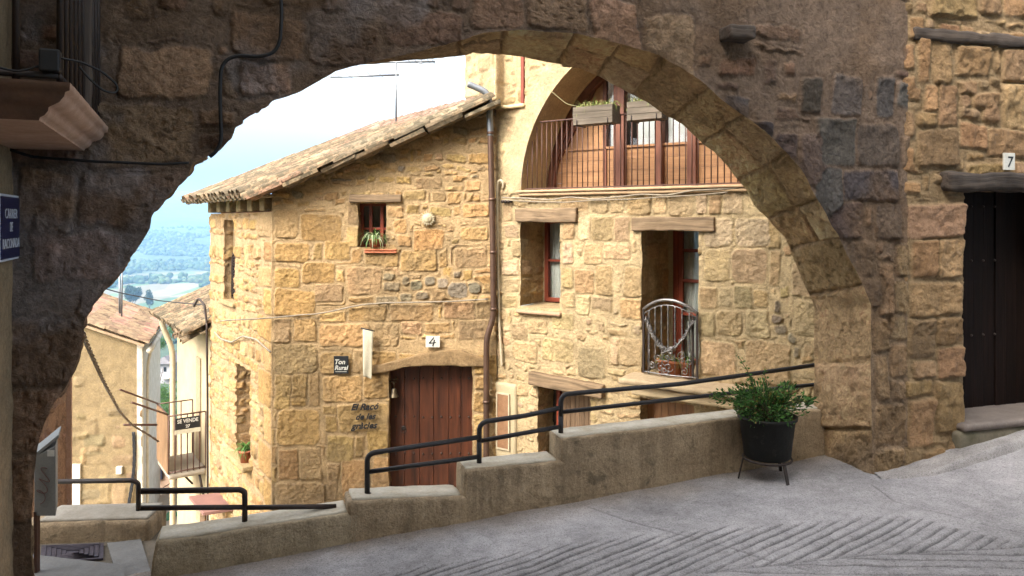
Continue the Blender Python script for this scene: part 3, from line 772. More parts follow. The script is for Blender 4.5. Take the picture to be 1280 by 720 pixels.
# ================================================================ left house: wall running toward us, street sign, balcony
cl = PA.pt(-4.93, 0)
PL = Plane((cl[0], cl[1]), (.40, -.916), (1, .3))
lh = thing('plastered_house', 'shadowed plastered house at the left edge carrying a balcony', 'house', (cl[0], cl[1], -2.2))
fl = Field(-.6, -2.6, 1.2, 4.7, .012, (.27, .195, .115), 41); fl.finish(.0, .03, .02, 9., .0)
wall_mesh('wall', PL, fl, (-.3, -2.4, .8, 4.6), [], .02, M['plaster_yellow'], lh)
e = PL.pt(.8, 0); PL2 = Plane((e[0], e[1]), (0, -1), (1, 0))
mb = MB(); mb.box(PL2.pt(3.5, 2.3, -.25), [PL2.D, PL2.N, Z3], (7, .5, 9.4), (.24, .17, .10)); mb.build('side_wall', M['plaster_yellow'], lh)
mb = MB(); mb.box((-3.9, -.4, .55), np.eye(3), (2.6, 7.4, 5.7), (.24, .17, .10)); mb.build('unseen_shade_body', M['plaster_yellow'], lh)  # unseen house mass, added and sized to keep sun off the landing
# balcony along that wall: its near end, its underside and its moulded long side show
def Lp(t, out, z): return PL.pt(t, z, out)
TB = 1.24
zb = .335
prf = [(.300, .0), (.303, .010), (.318, .016), (.330, .030), (.333, .042), (.345, .047), (.368, .056), (.384, .074), (.388, .088), (.402, .092), (.404, .118)]
def rings(t_of, o_of, n=60):
    rows = []
    for o_, z_ in prf:
        e_ = o_-.30; r = []
        for k in range(n+1):
            x = k/n; jit = .0025*fbm(x*40, z_*90, 2., 3)
            r.append(Lp(.02+x*(TB+e_-.02), o_+jit, zb+z_))
        rows.append(r)
    return rows
slabo = loft('balcony_slab', rings(None, None), M['slab_pink'], lh)
rows = []
for o_, z_ in prf:
    e_ = o_-.30; rows.append([Lp(TB+e_+.0025*fbm(x*20, z_*90, 7., 3), -.1+x*(o_+.1), zb+z_) for x in np.linspace(0, 1, 30)])
loft('end_moulding', rows, M['slab_brown'], slabo)
mb = MB(); mb.poly([Lp(.02, -.1, zb), Lp(TB, -.1, zb), Lp(TB, .3, zb), Lp(.02, .3, zb)]); mb.build('slab_underside', M['slab_pink'], slabo)
mb = MB(); mb.poly([Lp(.02, -.1, zb+.118), Lp(TB+.104, -.1, zb+.118), Lp(TB+.104, .404, zb+.118), Lp(.02, .404, zb+.118)]); mb.build('slab_top', M['slab_brown'], slabo)
rl = MB(); zt = zb+.118
def vb(t, o, r=.011): rl.tube([Lp(t, o, zt-.01), Lp(t, o, zt+1.0)], r, 6)
rl.tube([Lp(.05, .36, zt+.03), Lp(TB+.03, .36, zt+.03)], .012, 6); rl.tube([Lp(TB+.03, -.02, zt+.03), Lp(TB+.03, .36, zt+.03)], .012, 6)
rl.tube([Lp(.05, .36, zt+1.), Lp(TB+.03, .36, zt+1.)], .018, 6); rl.tube([Lp(TB+.03, -.02, zt+1.), Lp(TB+.03, .36, zt+1.)], .018, 6)
for k in range(11): vb(.06+k*.117, .36)
for o in (.02, .12, .24): vb(TB+.03, o, .012)
rl.build('balcony_railing', M['iron'], lh)
# square timber post at the balcony corner
mb = MB(); rough_box(mb, Lp(.55, .30, zt), [Z3, PL.D, PL.N], (1.3, .10, .09), res=.03, rnd=.01, amp=.006); rough_box(mb, Lp(.12, .28, zt-.06), [Z3, PL.D, PL.N], (1.3, .12, .07), res=.03, rnd=.01, amp=.006); mb.build('timber_posts', M['beam_dark'], lh)
# small junction box and looped wire on the rail
jb = thing('junction_box', 'small black junction box with a loose wire loop on the balcony rail', 'junction box', Lp(TB+.02, .34, zt+.07))
mb = MB(); mb.box(Lp(TB+.05, .34, zt+.075), [PL.D, PL.N, Z3], (.05, .06, .075)); mb.build('box', M['cable'], jb, .006)
mb = MB(); c0 = Lp(TB+.04, .37, zt+.09)
pts = [c0+PL.N*x-PL.D*x*.4+Z3*y for x, y in [(0, 0), (.06, -.005), (.12, -.03), (.165, -.07), (.16, -.10), (.12, -.095), (.08, -.06), (.05, -.02)]]
mb.tube(smooth(resample(pts, 40), 3), .004, 6); 
pts = [Lp(TB+.05, .32, zt+.06), Lp(TB+.06, .25, zt+.03), Lp(TB+.06, .18, zt+.045), Lp(TB+.06, .1, zt+.02), Lp(TB+.06, 0, zt+.03)]
mb.tube(smooth(resample(pts, 30), 3), .004, 6); mb.build('wire', M['cable'], jb)
# enamel street sign
sc_ = (PL.at(0, 284)[0]+PL.at(15.5, 284)[0])/2; t1 = .012; t0 = .40; zt1 = PL.at(8, 243, .02)[1]; zt0 = PL.at(8, 326, .02)[1]
ss = thing('street_sign', 'dark blue enamel street name sign with white capital letters on the shadowed wall', 'sign', PL.pt(.2, zt0, .02))
mb = MB(); mb.box(PL.pt((t0+t1)/2, (zt0+zt1)/2, .021), [PL.D, Z3, PL.N], (t0-t1, zt1-zt0, .012)); mb.build('border', M['white_enamel'], ss, .002)
mb = MB(); mb.box(PL.pt((t0+t1)/2, (zt0+zt1)/2, .029), [PL.D, Z3, PL.N], (t0-t1-.022, zt1-zt0-.022, .006)); mb.build('plate', M['blue_enamel'], ss)
mb = MB(); cx = (t0+t1)/2; hh = zt1-zt0; R_ = -PL.D
R_ = PL.D if (np.cross(PL.D, Z3) @ PL.N) > 0 else -PL.D
for s_, fz, fit in (('CARRER', .64, .25), ('DE', .44, .055), ('RACONADA', .19, .345)):
    add_text(mb, s_, .062, PL.pt(cx, zt0+hh*fz, .0335), [R_, Z3, PL.N], fit=fit, extrude=.0008)
mb.build('lettering', M['white_enamel'], ss)

# ================================================================ road, kerb, landing, lower lane
def G0_(px, py):
    zz = -1.7
    for _ in range(8): Yd = -zz*F/(py-HZ); zz = float(zroad((px-CX)/F*Yd, Yd))
    return ((px-CX)/F*Yd, Yd)
def groove(X, Y):
    a = math.radians(35); dA = np.array([math.cos(a), math.sin(a)]); nA = np.array([-dA[1], dA[0]])
    wob = .010*fbm(X*2, Y*2, 3., 3)+.003*fbm(X*14, Y*14, 6., 2)
    fp = np.array([G0_(*p) for p in [(470, 717), (613, 692), (743, 672), (838, 662), (948, 653), (1010, 649), (1113, 639), (1190, 655), (1256, 672), (1300, 682)]])
    sp_ = np.array([G0_(*p) for p in [(860, 719), (900, 713), (960, 705), (1060, 695), (1120, 690), (1268, 684), (1330, 682)]])
    far = np.interp(X, fp[:, 0], fp[:, 1]); spine = np.interp(X, sp_[:, 0], sp_[:, 1], left=2.6)
    def lines(ang, sp, w0, w1, sd):
        d = np.array([math.cos(ang), math.sin(ang)]); n_ = np.array([-d[1], d[0]])
        p = X*n_[0]+Y*n_[1]+wob; k = np.floor(p/sp).astype(int); rs = np.random.RandomState(sd).rand(400); kr = rs[k % 400]
        fr = p/sp-k-.5+.25*(kr-.5); q = X*d[0]+Y*d[1]
        gap_ = sst(-.35, .0, fbm(q*3+kr*40, kr*20+q*0, 2., 3))
        return np.exp(-(fr/(w0+w1*kr))**2)*(.55+.45*gap_), kr
    A_, ka = lines(a, .060, .10, .07, 9); B_, kb = lines(math.radians(-11), .085, .06, .05, 19)
    gA = A_*sst(-.01, .03, Y-spine+.02*ka)*sst(-.01, .05, far-.05*ka-Y)*(1-.25*sst(1.8, 3.0, X))
    gB = B_*sst(.01, -.03, Y-spine)*(X > .8)*.9
    line = np.exp(-((Y-spine)/.008)**2)*(X > .95)*.6
    return np.maximum(np.maximum(gA, gB), line)
xs = np.concatenate([np.linspace(-2.75, -1.0, 110, endpoint=False), np.linspace(-1.0, 3.3, 760), np.linspace(3.32, 5.0, 60)])
ys = np.concatenate([np.linspace(.4, 3.3, 40, endpoint=False), np.linspace(3.3, 5.0, 360, endpoint=False), np.linspace(5.0, 6.6, 60)])
X, Y = np.meshgrid(xs, ys)
gr = groove(X, Y)
bumpy = .010*fbm(X*3, Y*3, 2., 3)+.0035*fbm(X*17, Y*17, 5., 3)
# raised concrete apron along house 7 and a smooth fillet round the pier foot
Zr = zroad(X, Y)+bumpy-.016*gr
RK = ((X+1.68)*-.3286+(Y-4.0)*.9445 < .12)[:-1, :-1]
# cracks
def polyd(P_):
    d = np.full(X.shape, 9.); P_ = [G0_(*p) for p in P_]
    for (x0, y0), (x1, y1) in zip(P_[:-1], P_[1:]):
        l2 = (x1-x0)**2+(y1-y0)**2; t = np.clip(((X-x0)*(x1-x0)+(Y-y0)*(y1-y0))/l2, 0, 1); d = np.minimum(d, np.hypot(X-x0-t*(x1-x0), Y-y0-t*(y1-y0)))
    return d
wb_ = .03*fbm(X*4, Y*4, 9., 4)
ck = np.minimum(polyd([(735, 633), (790, 652), (850, 668), (930, 690), (1010, 712)])+wb_*.0+np.abs(wb_)*.25, polyd([(1090, 606), (1118, 626), (1180, 642), (1245, 660), (1290, 668)])+np.abs(wb_)*.3)
crack = np.exp(-(ck/.007)**2)*.8
Zr -= .008*crack
base = np.array((.34, .322, .322)); C = np.tile(base, X.shape+(1,))
C *= (1+.42*fbm(X*2.2, Y*2.2, 1., 5)+.25*fbm(X*.9+5, Y*.9, 4., 4)+.16*fbm(X*22, Y*22, 1., 4)+.10*fbm(X*60, Y*60, 1., 2))[..., None]
warm = sst(.25, .75, (4.35+.33*X-Y)*-1+.35+.2*fbm(X*3, Y*3, 3., 3))[..., None]
C = C*(1-.55*warm)+.55*warm*np.array((.28, .205, .13))*(1+.25*fbm(X*9, Y*9, 5., 3))[..., None]
C *= (1-.72*np.clip(gr*1.2, 0, 1)*(.75+.25*fbm(X*15, Y*15, 5., 2)))[..., None]; C *= (1-.55*crack)[..., None]
road = mesh_obj('road', np.stack([X, Y, Zr], -1).reshape(-1, 3), grid_faces(len(ys), len(xs), RK), M['road'], None, None, np.clip(C, .01, .8).reshape(-1, 3), True)
tag(road, 'pale concrete ramp scored with diagonal grip grooves', 'road', kind='structure')
mb = MB(); mb.box((6, -3.0, -1.92), np.eye(3), (17.4, 7.2, .24)); mb.box((10.0, 3.8, -1.66), np.eye(3), (10, 6.4, .2)); o = mb.build('street', M['concrete_grey'], None)
tag(o, 'plain concrete street surface', 'street', kind='structure')
# raised apron along house 7
pts_out = [(1102, 595), (1140, 594), (1175, 589), (1210, 579), (1245, 568), (1280, 556), (1330, 541), (1400, 520)]
q = []
for x, y in pts_out:
    zz = -1.62
    for _ in range(6): Yd = -zz*F/(y-HZ); Xd = (x-CX)/F*Yd; zz = float(zroad(Xd, Yd))+.02
    q.append((Xd, Yd, zz))
q = resample(np.array(q), 60); 
inn = np.array([PA.pt(u, 0) for u in np.linspace(.02, 2.2, 60)]); 
t_ = np.linspace(0, 1, 60)
rows = []; cols = []
for k in np.linspace(0, 1, 26):
    hgt = .010+.055*sst(.03, .4, t_)*sst(0, .10, k)
    r = q*(1-k)+np.stack([inn[:, 0], inn[:, 1], zroad(inn[:, 0], inn[:, 1])+.01], -1)*k
    r = r.copy(); nn = .014*fbm(r[:, 0]*7, r[:, 1]*7, 3., 3); r[:, 2] = zroad(r[:, 0], r[:, 1])+(hgt if k > 0 else -.02)+nn*.8
    r[:, 0] += .012*fbm(t_*18, t_*0+k*5, 2., 3); r[:, 1] += .012*fbm(t_*18+5, t_*0+k*5, 2., 3)
    rows.append(r); cols.append(np.clip(np.array((.35, .325, .31))*(1+.4*fbm(r[:, 0]*6, r[:, 1]*6, 2., 4))[:, None], .02, .8))
o = loft('pavement', rows, M['road'], None, cols); tag(o, 'raised rough concrete pavement edge below door 7', 'pavement', kind='structure')

# ================================================================ parapet wall with stepped top
PP = Plane((-1.68, 4.0), (.9445, .3286), (0, -1)); TH = .205
pw = thing('parapet_wall', 'low stepped concrete parapet wall between the ramp and the drop', 'wall', PP.pt(1.5, -1.9))
def section(name, ua, ub, top, zlow=-4.6, seed=0, mat=None, th=TH, endskew=0.):
    mb = MB(); L = ub-ua
    def fn(a, b, c):
        u = ua+a*L; zt = np.interp(u, [p[0] for p in top], [p[1] for p in top])
        z = zlow+(zt-zlow)*c
        u = u+endskew*(1-a)*np.clip(zt-z, 0, .3)*-1
        return PP.pt(0, 0)[None]+np.outer(u, PP.D)-np.outer(b*th, PP.N)+np.outer(z, Z3)
    nz = 5
    H = .5
    def fn2(a, b, c):
        u = ua+a*L; zt = np.interp(u, [p[0] for p in top], [p[1] for p in top]); z = zt-H*(1-c)
        u = u-endskew*(1-a)*np.clip(zt-z, 0, .3)
        return PP.pt(0, 0)[None]+np.outer(u, PP.D)-np.outer(b*th, PP.N)+np.outer(z, Z3)
    rough(mb, fn2, (L, th, H), res=.014, rnd=.014, amp=.007, freq=11, seed=1, amp2=.010, freq2=2.2)
    return mb.build(name, mat or M['concrete'], pw)
def tp(l): return [PP.at(x, y) for x, y in l]
s1 = tp([(194, 678), (250, 671), (330, 659), (437, 642)]); s2 = tp([(438, 627), (500, 624), (580, 621)]); s3 = tp([(581, 589), (640, 583), (700, 576.5)]); s4 = tp([(701, 549), (820, 535.5), (900, 526), (1030, 511)])
M['concrete_mid'] = mat_render('grey_brown_concrete', (.40, .32, .215), (.28, .22, .14), (.20, .155, .10), (.18, .14, .09))
section('lower_section', s1[0][0]-.0, s1[-1][0]+.06, s1, seed=1, mat=M['concrete_mid'], endskew=.12)
section('low_step', s2[0][0]-.01, s2[-1][0]+.06, s2, seed=2, th=TH-.006); section('middle_step', s3[0][0], s3[-1][0]+.06, s3, seed=3, th=TH-.004); section('upper_step', s4[0][0], s4[-1][0]+.1, s4, seed=4)
# pale worn render along the tops
M['cap'] = mat_plain('pale_worn_cap', (.52, .475, .39), (.36, .31, .225), .92, scale=7., bs=.5, fine=60.)
def cap(sec, th=TH, seed=0):
    mb = MB(); ua, ub = sec[0][0]+.012, sec[-1][0]-.012
    def fn(a, b, c):
        u = ua+a*(ub-ua); zt = np.interp(u, [p[0] for p in sec], [p[1] for p in sec])
        return PP.pt(0, 0)[None]+np.outer(u, PP.D)-np.outer(.022+b*(th-.03), PP.N)+np.outer(zt-.012+c*.022, Z3)
    rough(mb, fn, (ub-ua, th-.02, .022), res=.016, rnd=.006, amp=.005, freq=12, seed=seed)
    return mb
for k, s_ in enumerate((s1, s2, s3, s4)): cap(s_, seed=k+5).build('coping', M['cap'], pw)
# retaining wall below
mb = MB(); rough_box(mb, PP.pt(-.6, -4.6, -.03), [PP.D, -PP.N, Z3], (6.0, .16, 2.62), res=.12, rnd=.02, amp=.01); mb.build('retaining_wall', M['concrete'], pw)

# ---------------------------------------------------------------- handrails
def pipe(mb, pts, r=.0158, n=14):
    mb.tube(pts, r, 10)
def bent(pts, rad=.05, seg=8):
    P = [np.array(p, float) for p in pts]; out = [P[0]]
    for a, b, c in zip(P[:-2], P[1:-1], P[2:]):
        d1 = nrm(a-b); d2 = nrm(c-b); r = min(rad, .45*np.linalg.norm(a-b), .45*np.linalg.norm(c-b))
        p, q_ = b+d1*r, b+d2*r
        for t in np.linspace(0, 1, seg): out.append((1-t)**2*p+2*t*(1-t)*b+t*t*q_)
    out.append(P[-1]); return np.array(out)
PRl = Plane(PP.o-PP.n*.10, (.9445, .3286), (0, -1))
def R(x, y): return PRl.pt(*PRl.at(x, y))
hr = thing('handrail', 'black steel tube handrail stepping up along the parapet beside the plant pot', 'handrail', R(700, 535))
def railset(root, posts, tops, mids, mat):
    for p in posts: mb = MB(); pipe(mb, p, .0165); po = mb.build('post', mat, root)
    for q in [p[0] for p in posts]+[p[k] for p in tops for k in (0, -1) if all(np.hypot(*(p[k]-w_[0])[:2]) > .15 for w_ in posts) and abs(p[k][2]-p[k-1 if k else 1][2]) > .02 and abs(np.hypot(*(p[k]-p[k-1 if k else 1])[:2])) < .02]:
        mb = MB(); mb.lathe(np.array(q)-np.array([0, 0, .004]), [(0, .0), (.034, .0), (.036, .006), (.030, .010), (.022, .016), (0, .016)], 16); mb.build('base_flange', mat, root)
    for p in tops: mb = MB(); pipe(mb, p); mb.build('top_rail', mat, root)
    for p in mids: mb = MB(); pipe(mb, p, .014); mb.build('mid_rail', mat, root)
railset(hr, [[R(599, 586), R(599, 552)], [R(701, 548), R(701, 520)]],
        [bent([R(459, 619), R(459, 567), R(598, 546.5)]), bent([R(599, 555), R(599, 528), R(660, 519), R(699, 510)], .06), bent([R(701, 522), R(701, 493), R(850, 480), R(1035, 454)], .06)],
        [[R(460, 590), R(598, 571)], [R(601, 551), R(699, 533.5)], [R(703, 515), R(860, 497), R(1035, 479)]], M['iron_black'])
hl = thing('handrail', 'dark steel tube handrail over the low wall at the bottom of the ramp', 'handrail', R(305, 655))
railset(hl, [], [bent([R(176, 614), R(300, 612), R(306, 615), R(306, 658)], .045)], [[R(176, 635), R(305, 634)], [R(307, 634.5), R(420, 633)]], M['iron'])

# ---------------------------------------------------------------- landing, low block, manhole, metal box at bottom left
zl_ = -2.1
def G(px, py, z): Yd = -z*F/(py-HZ); return np.array([(px-CX)/F*Yd, Yd, z])
mb = MB(); rough_box(mb, np.array([-3.6, 3.0, -4.6]), np.eye(3), (1.98, 2.1, 2.5), res=.05, rnd=.02, amp=.006)
o = mb.build('landing', mat_plain('gravelly_concrete', (.15, .125, .095), (.10, .083, .06), .95, scale=14., bs=.5, fine=120.)); tag(o, 'small gravelly concrete landing at the bottom of the ramp', 'landing', kind='structure')
a, b, c_, d = [G(x, y, zl_+.004) for x, y in ((134, 681), (176, 676), (190, 722), (146, 722))]
mb = MB(); mb.prism([a, b, c_, d], (0, 0, .012)); o = mb.build('path', M['concrete_grey']); tag(o, 'smooth pale concrete strip beside the manhole cover', 'path', kind='structure')
mb = MB(); mb.prism([G(40, 703, zl_+.01), G(150, 716, zl_+.01), G(160, 740, zl_+.01), G(30, 740, zl_+.01)], (0, 0, .05)); o = mb.build('kerb', M['concrete_grey']); tag(o, 'pale concrete kerb at the foot of the left pier', 'kerb', kind='structure')
mh = thing('manhole_cover', 'rectangular dark iron manhole cover set in the landing', 'manhole cover', G(90, 692, zl_))
C4 = [G(x, y, zl_+.006) for x, y in ((50, 706), (129, 700), (130, 681), (52, 684))]
mb = MB(); mb.prism(C4, (0, 0, .012)); mb.build('plate', M['manhole'], mh)
mb = MB(); c0 = sum(C4)/4
for k in np.linspace(.2, .85, 5):
    q4 = [c0+(p-c0)*k+np.array([0, 0, .014]) for p in C4]; mb.tube(q4+[q4[0]], .005, 4)
mb.build('raised_pattern', M['manhole'], mh)
lb = MB(); p0 = G(47, 680, zl_); p1 = G(187, 676, zl_); dr = nrm(p1-p0); pn = np.array([-dr[1], dr[0], 0])
rough_box(lb, p0-Z3*2.4-dr*.1, [dr, pn, Z3], (np.linalg.norm(p1-p0)+.1, .3, 2.4+.135), res=.03, rnd=.02, amp=.008, freq=8, amp2=.01)
blk = thing('low_wall', 'short concrete wall block with a bright top behind the manhole', 'wall', p0); lb.build('block', M['concrete'], blk)
mb = MB(); rough_box(mb, p0+Z3*.128+pn*.02, [dr, pn, Z3], (np.linalg.norm(p1-p0)-.02, .26, .020), res=.02, rnd=.006, amp=.004); mb.build('coping', mat_plain('dull_cap', (.34, .31, .26), (.22, .19, .145), .92, scale=7., bs=.5), blk)
pb = p0+pn*.14; PB = Plane((pb[0], pb[1]), (dr[0], dr[1]), (0, -1))
def B(x, y): return PB.pt(*PB.at(x, y))
h3 = thing('handrail', 'dark tube handrail running from the grey metal box to a bent post', 'handrail', B(173, 640))
railset(h3, [], [bent([B(70, 602), B(166, 600.5), B(173, 604), B(173, 642)], .06)], [], M['iron'])
bx = thing('metal_box', 'grey sheet metal box with sloping lid, sticker and red scrawl by the left pier', 'metal box', G(60, 700, zl_))
YB = 4.3
def Bq(x, y, Y=YB): return P3(x, y, Y)
mb = MB(); V = [Bq(43, 645), Bq(70, 645), Bq(70, 556), Bq(43, 572)]
mb.prism([Bq(43, 645), Bq(69.5, 645), Bq(69.5, 557), Bq(43, 571)], (-.085, .16, 0)); mb.build('casing', M['grey_steel'], bx, .004)
mb = MB(); mb.prism([Bq(41, 574), Bq(41, 569.5), Bq(73, 543.5), Bq(73.5, 547)], (-.10, .19, 0)); mb.build('lid', M['grey_steel'], bx)
mb = MB(); mb.prism([Bq(42, 720), Bq(46, 720), Bq(46, 640), Bq(42, 640)], (0, .03, 0)); mb.build('post', M['rail_brown'], bx)
mb = MB(); mb.prism([Bq(59, 563, YB-.006), Bq(67.5, 563, YB-.006), Bq(67.5, 570.5, YB-.006), Bq(59, 570.5, YB-.006)], (0, .004, 0)); mb.build('sticker', M['sticker'], bx)
mb = MB(); tt = np.linspace(0, 1, 60)
pts = [Bq(50+6*math.sin(t*19)+8*t, 625-38*t+5*math.cos(t*17), YB-.004) for t in tt]; mb.tube(pts, .0022, 4); mb.build('scrawl', M['rust_paint'], bx)

# ---------------------------------------------------------------- potted shrub on an iron stand
pc = np.array([1.70, 4.955]); 
def leaf_cloud(mb, cen, n, fn, size, cols, seed=0, droop=.3):
    R_ = np.random.RandomState(seed)
    V = []; Fc = []; C = []
    for i in range(n):
        p, dirv = fn(R_)
        a = nrm(dirv+R_.normal(0, .5, 3)); b = nrm(np.cross(a, R_.normal(0, 1, 3))); L = size*R_.uniform(.6, 1.4); w = L*R_.uniform(.3, .45)
        k = len(V); nv = np.cross(a, b)*L*.12
        V += [p, p+a*L*.5+b*w*.5+nv, p+a*L, p+a*L*.5-b*w*.5+nv]; Fc.append((k, k+1, k+2, k+3))
        c = np.array(cols[R_.randint(len(cols))])*R_.uniform(.7, 1.3); C += [c]*4
    mb.add(np.array(V), Fc, None, np.array(C)); return mb
YEL = [(.16, .15, .03), (.20, .14, .05)]
GREENS = [(.045, .115, .025), (.07, .16, .035), (.035, .09, .02), (.095, .20, .045)]
zr = -1.30; zb_ = -1.575
stn = thing('plant_stand', 'thin rusty iron three legged plant stand on the ramp', 'plant stand', (pc[0], pc[1], float(zroad(*pc))))
mb = MB(); th_ = np.linspace(0, 2*math.pi, 25)[:-1]; mb.tube([(pc[0]+.155*math.cos(t), pc[1]+.155*math.sin(t), zb_-.008) for t in th_], .008, 6, closed=True); mb.build('ring', M['iron'], stn)
for ang in (-1.15, 0.75, 2.95):
    ft = np.array([pc[0]+.185*math.cos(ang), pc[1]+.185*math.sin(ang)]); mb = MB()
    mb.box((np.array([*ft, float(zroad(*ft))])+np.array([pc[0]+.15*math.cos(ang), pc[1]+.15*math.sin(ang), zb_]))/2, [nrm(np.array([pc[0]+.15*math.cos(ang)-ft[0], pc[1]+.15*math.sin(ang)-ft[1], zb_-float(zroad(*ft))])), nrm([-math.sin(ang), math.cos(ang), 0]), nrm(np.cross([0, 0, 1], [-math.sin(ang), math.cos(ang), 0]))], (zb_-float(zroad(*ft))+.01, .022, .008)); mb.build('leg', M['iron'], stn)
pp = thing('potted_shrub', 'leafy green shrub in a black plastic pot beside the right arch pier', 'potted plant', (pc[0], pc[1], zb_))
mb = MB(); mb.lathe((*pc, zb_), [(0, .0), (.140, .0), (.150, .01), (.178, .255), (.192, .258), (.194, .276), (.184, .278), (.176, .262), (.15, .03), (0, .03)], 40); mb.build('pot', M['black_pot'], pp)
mb = MB(); mb.lathe((*pc, zb_), [(0, .235), (.172, .235)], 24); mb.build('soil', mat_plain('soil', (.035, .025, .017), None, 1., scale=60.), pp)
R_ = np.random.RandomState(8); tips = []; stem = MB()
base = np.array([*pc, zb_+.235])
for i in range(46):
    az = R_.uniform(0, 2*math.pi); sp = R_.uniform(.05, .34)*(1.15 if math.cos(az) < 0 else 1.); hh = R_.uniform(.05, .27)*(1.1-sp*1.2)
    e = base+np.array([math.cos(az)*sp, math.sin(az)*sp*.8, hh]); m = base+np.array([math.cos(az)*sp*.4, math.sin(az)*sp*.32, hh*.9+.03]); s0 = base+np.array([R_.uniform(-.05, .05), R_.uniform(-.05, .05), 0])
    L = np.array([(1-t)**2*s0+2*t*(1-t)*m+t*t*e for t in np.linspace(0, 1, 9)]); stem.tube(L, np.linspace(.004, .0018, 9), 5, (.06, .05, .025)); tips.append(L)
spr = [base+np.array(v) for v in ((-.02, 0, 0), (-.07, -.02, .18), (-.14, -.03, .34), (-.215, -.04, .455))]; L = resample(np.array(spr), 24); stem.tube(L, np.linspace(.004, .0015, 24), 5, (.06, .05, .025)); tall = L
spr = [base+np.array(v) for v in ((-.0, 0, 0), (-.0, -.02, .2), (-.03, -.03, .33))]; L2 = resample(np.array(spr), 16); stem.tube(L2, np.linspace(.004, .0015, 16), 5, (.06, .05, .025))
stem.build('stems', mat_col('twig', .8), pp)
def f1(R_):
    L = tips[R_.randint(len(tips))]; t = R_.beta(2.4, 1.0); p = L[int(t*8)]+R_.normal(0, .020, 3); return p, nrm(p-base+np.array([0, 0, -.1*R_.rand()]))
mb = leaf_cloud(MB(), base, 2900, f1, .031, GREENS*4+YEL+[(.025, .06, .015)]*4, 3)
def f2(R_):
    L = tall if R_.rand() < .7 else L2; i = R_.randint(6, len(L)); return L[i]+R_.normal(0, .004, 3), np.array([R_.normal(), R_.normal()*.6, .3])
leaf_cloud(mb, base, 110, f2, .024, GREENS, 4); mb.build('foliage', M['leaf'], pp)
# ================================================================ house number 4
P4 = Plane((-3.23, 10.0), (1, 0), (0, -1)); PS = Plane((-3.23, 10.0), (-.572, .82), (-1, -.5))
h4 = thing('stone_house', 'rubble stone house with dark red door 4, tiled mono-pitch roof and corner quoins', 'house', (-3.23, 10, -4.4))
f4 = Field(-.5, -4.7, 3.3, 2.0, .008, (.425, .288, .145), 51)
hx = [(342,262,372,297),(375,268,427,302),(343,303,387,327),(392,304,403,325),(406,302,437,325),(343,335,375,360),(378,328,418,354),(433,334,477,368),(343,362,395,395),(393,355,428,377),(500,312,546,339),(568,310,608,334),(517,287,555,313),(400,390,433,403),(436,383,483,402),(488,380,542,401),(555,377,593,399),(595,377,612,398),(341,398,363,428),(367,398,395,427),(398,405,463,433),(466,404,498,433),(342,430,396,467),(399,440,440,468),(442,436,458,466),(573,400,612,424),(532,403,563,415),(502,402,528,418),(343,468,363,512),(364,468,383,508),(386,466,399,508),(403,470,453,503),(455,467,485,498),(346,512,400,557),(423,505,485,539),(403,507,421,518),(407,520,422,540),(409,544,443,577),(445,545,455,572),(459,537,486,570),(348,562,373,600),(375,561,402,600),(345,604,407,640),(409,579,423,625),(427,575,463,624),(465,572,488,620),(344,640,400,700),(404,628,440,690),(443,628,486,690),(592,470,612,486),(592,490,612,515),(592,518,612,545),(592,548,612,580),(524,320,530,335),
      (434,252,446,280),(433,283,448,309),(484,258,504,272),(492,274,508,292),(496,294,514,308),(505,238,532,250),(540,240,556,252),(558,240,575,256),(508,256,524,268),(512,282,516,290),(578,254,612,272),(576,284,610,300),(556,232,578,238),(580,225,600,238),(520,222,552,236)]
f4.add([P4.rect(*r) for r in hx], GOLD, 1, .8, (.18, .45), (.5, 1.2), .05, True, .13, gap=.02)
dk = [(478,340,492,350),(480,352,500,364),(502,344,512,356),(512,350,528,362),(530,344,544,356),(546,346,560,360),(560,352,584,372),(520,364,536,374),(500,366,516,376),(470,370,498,380),(566,338,576,346),(584,352,600,366)]
f4.add([P4.rect(*r) for r in dk], GREYB, 6, 1.2, (.5, .9), (.8, 1.6), .15, True, .15, gap=.02)
f4.add(rand_stones(-.4, -.3, 3.2, 1.9, (.07, .19), (.8, 2.4), .03, 60, .35, .03), GOLD+GREYB[:1], 7, 1.9, (.3, .7), (.6, 1.8), .15, skew=.12)
f4.add(rand_stones(-.4, -4.6, 3.2, -.3, (.18, .36), (1., 2.2), .03, 61, .15, .02), GOLD, 8, .9, (.2, .45), (.5, 1.1), .07)
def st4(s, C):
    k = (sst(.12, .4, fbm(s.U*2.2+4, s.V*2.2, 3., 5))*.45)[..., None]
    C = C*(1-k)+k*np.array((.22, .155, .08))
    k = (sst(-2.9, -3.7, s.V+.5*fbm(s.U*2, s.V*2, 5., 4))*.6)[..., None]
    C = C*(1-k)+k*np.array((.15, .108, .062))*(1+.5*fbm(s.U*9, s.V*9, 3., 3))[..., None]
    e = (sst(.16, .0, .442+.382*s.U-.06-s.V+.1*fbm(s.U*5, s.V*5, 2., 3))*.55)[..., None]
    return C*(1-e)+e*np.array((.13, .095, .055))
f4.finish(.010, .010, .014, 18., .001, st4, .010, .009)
w4 = P4.rect(447, 254, 483, 309); d4 = P4.rect(485.5, 456, 590, 655)
zt4 = lambda U: .442+.382*U+.03
wall_mesh('facade_wall', P4, f4, (0, -4.25, 3.02, 1.72), [(*w4, .30), (d4[0], -4.2, d4[2], d4[3], .26)], .0095, M['stone'], h4, lambda U, V: V < zt4(U), ('u0',))
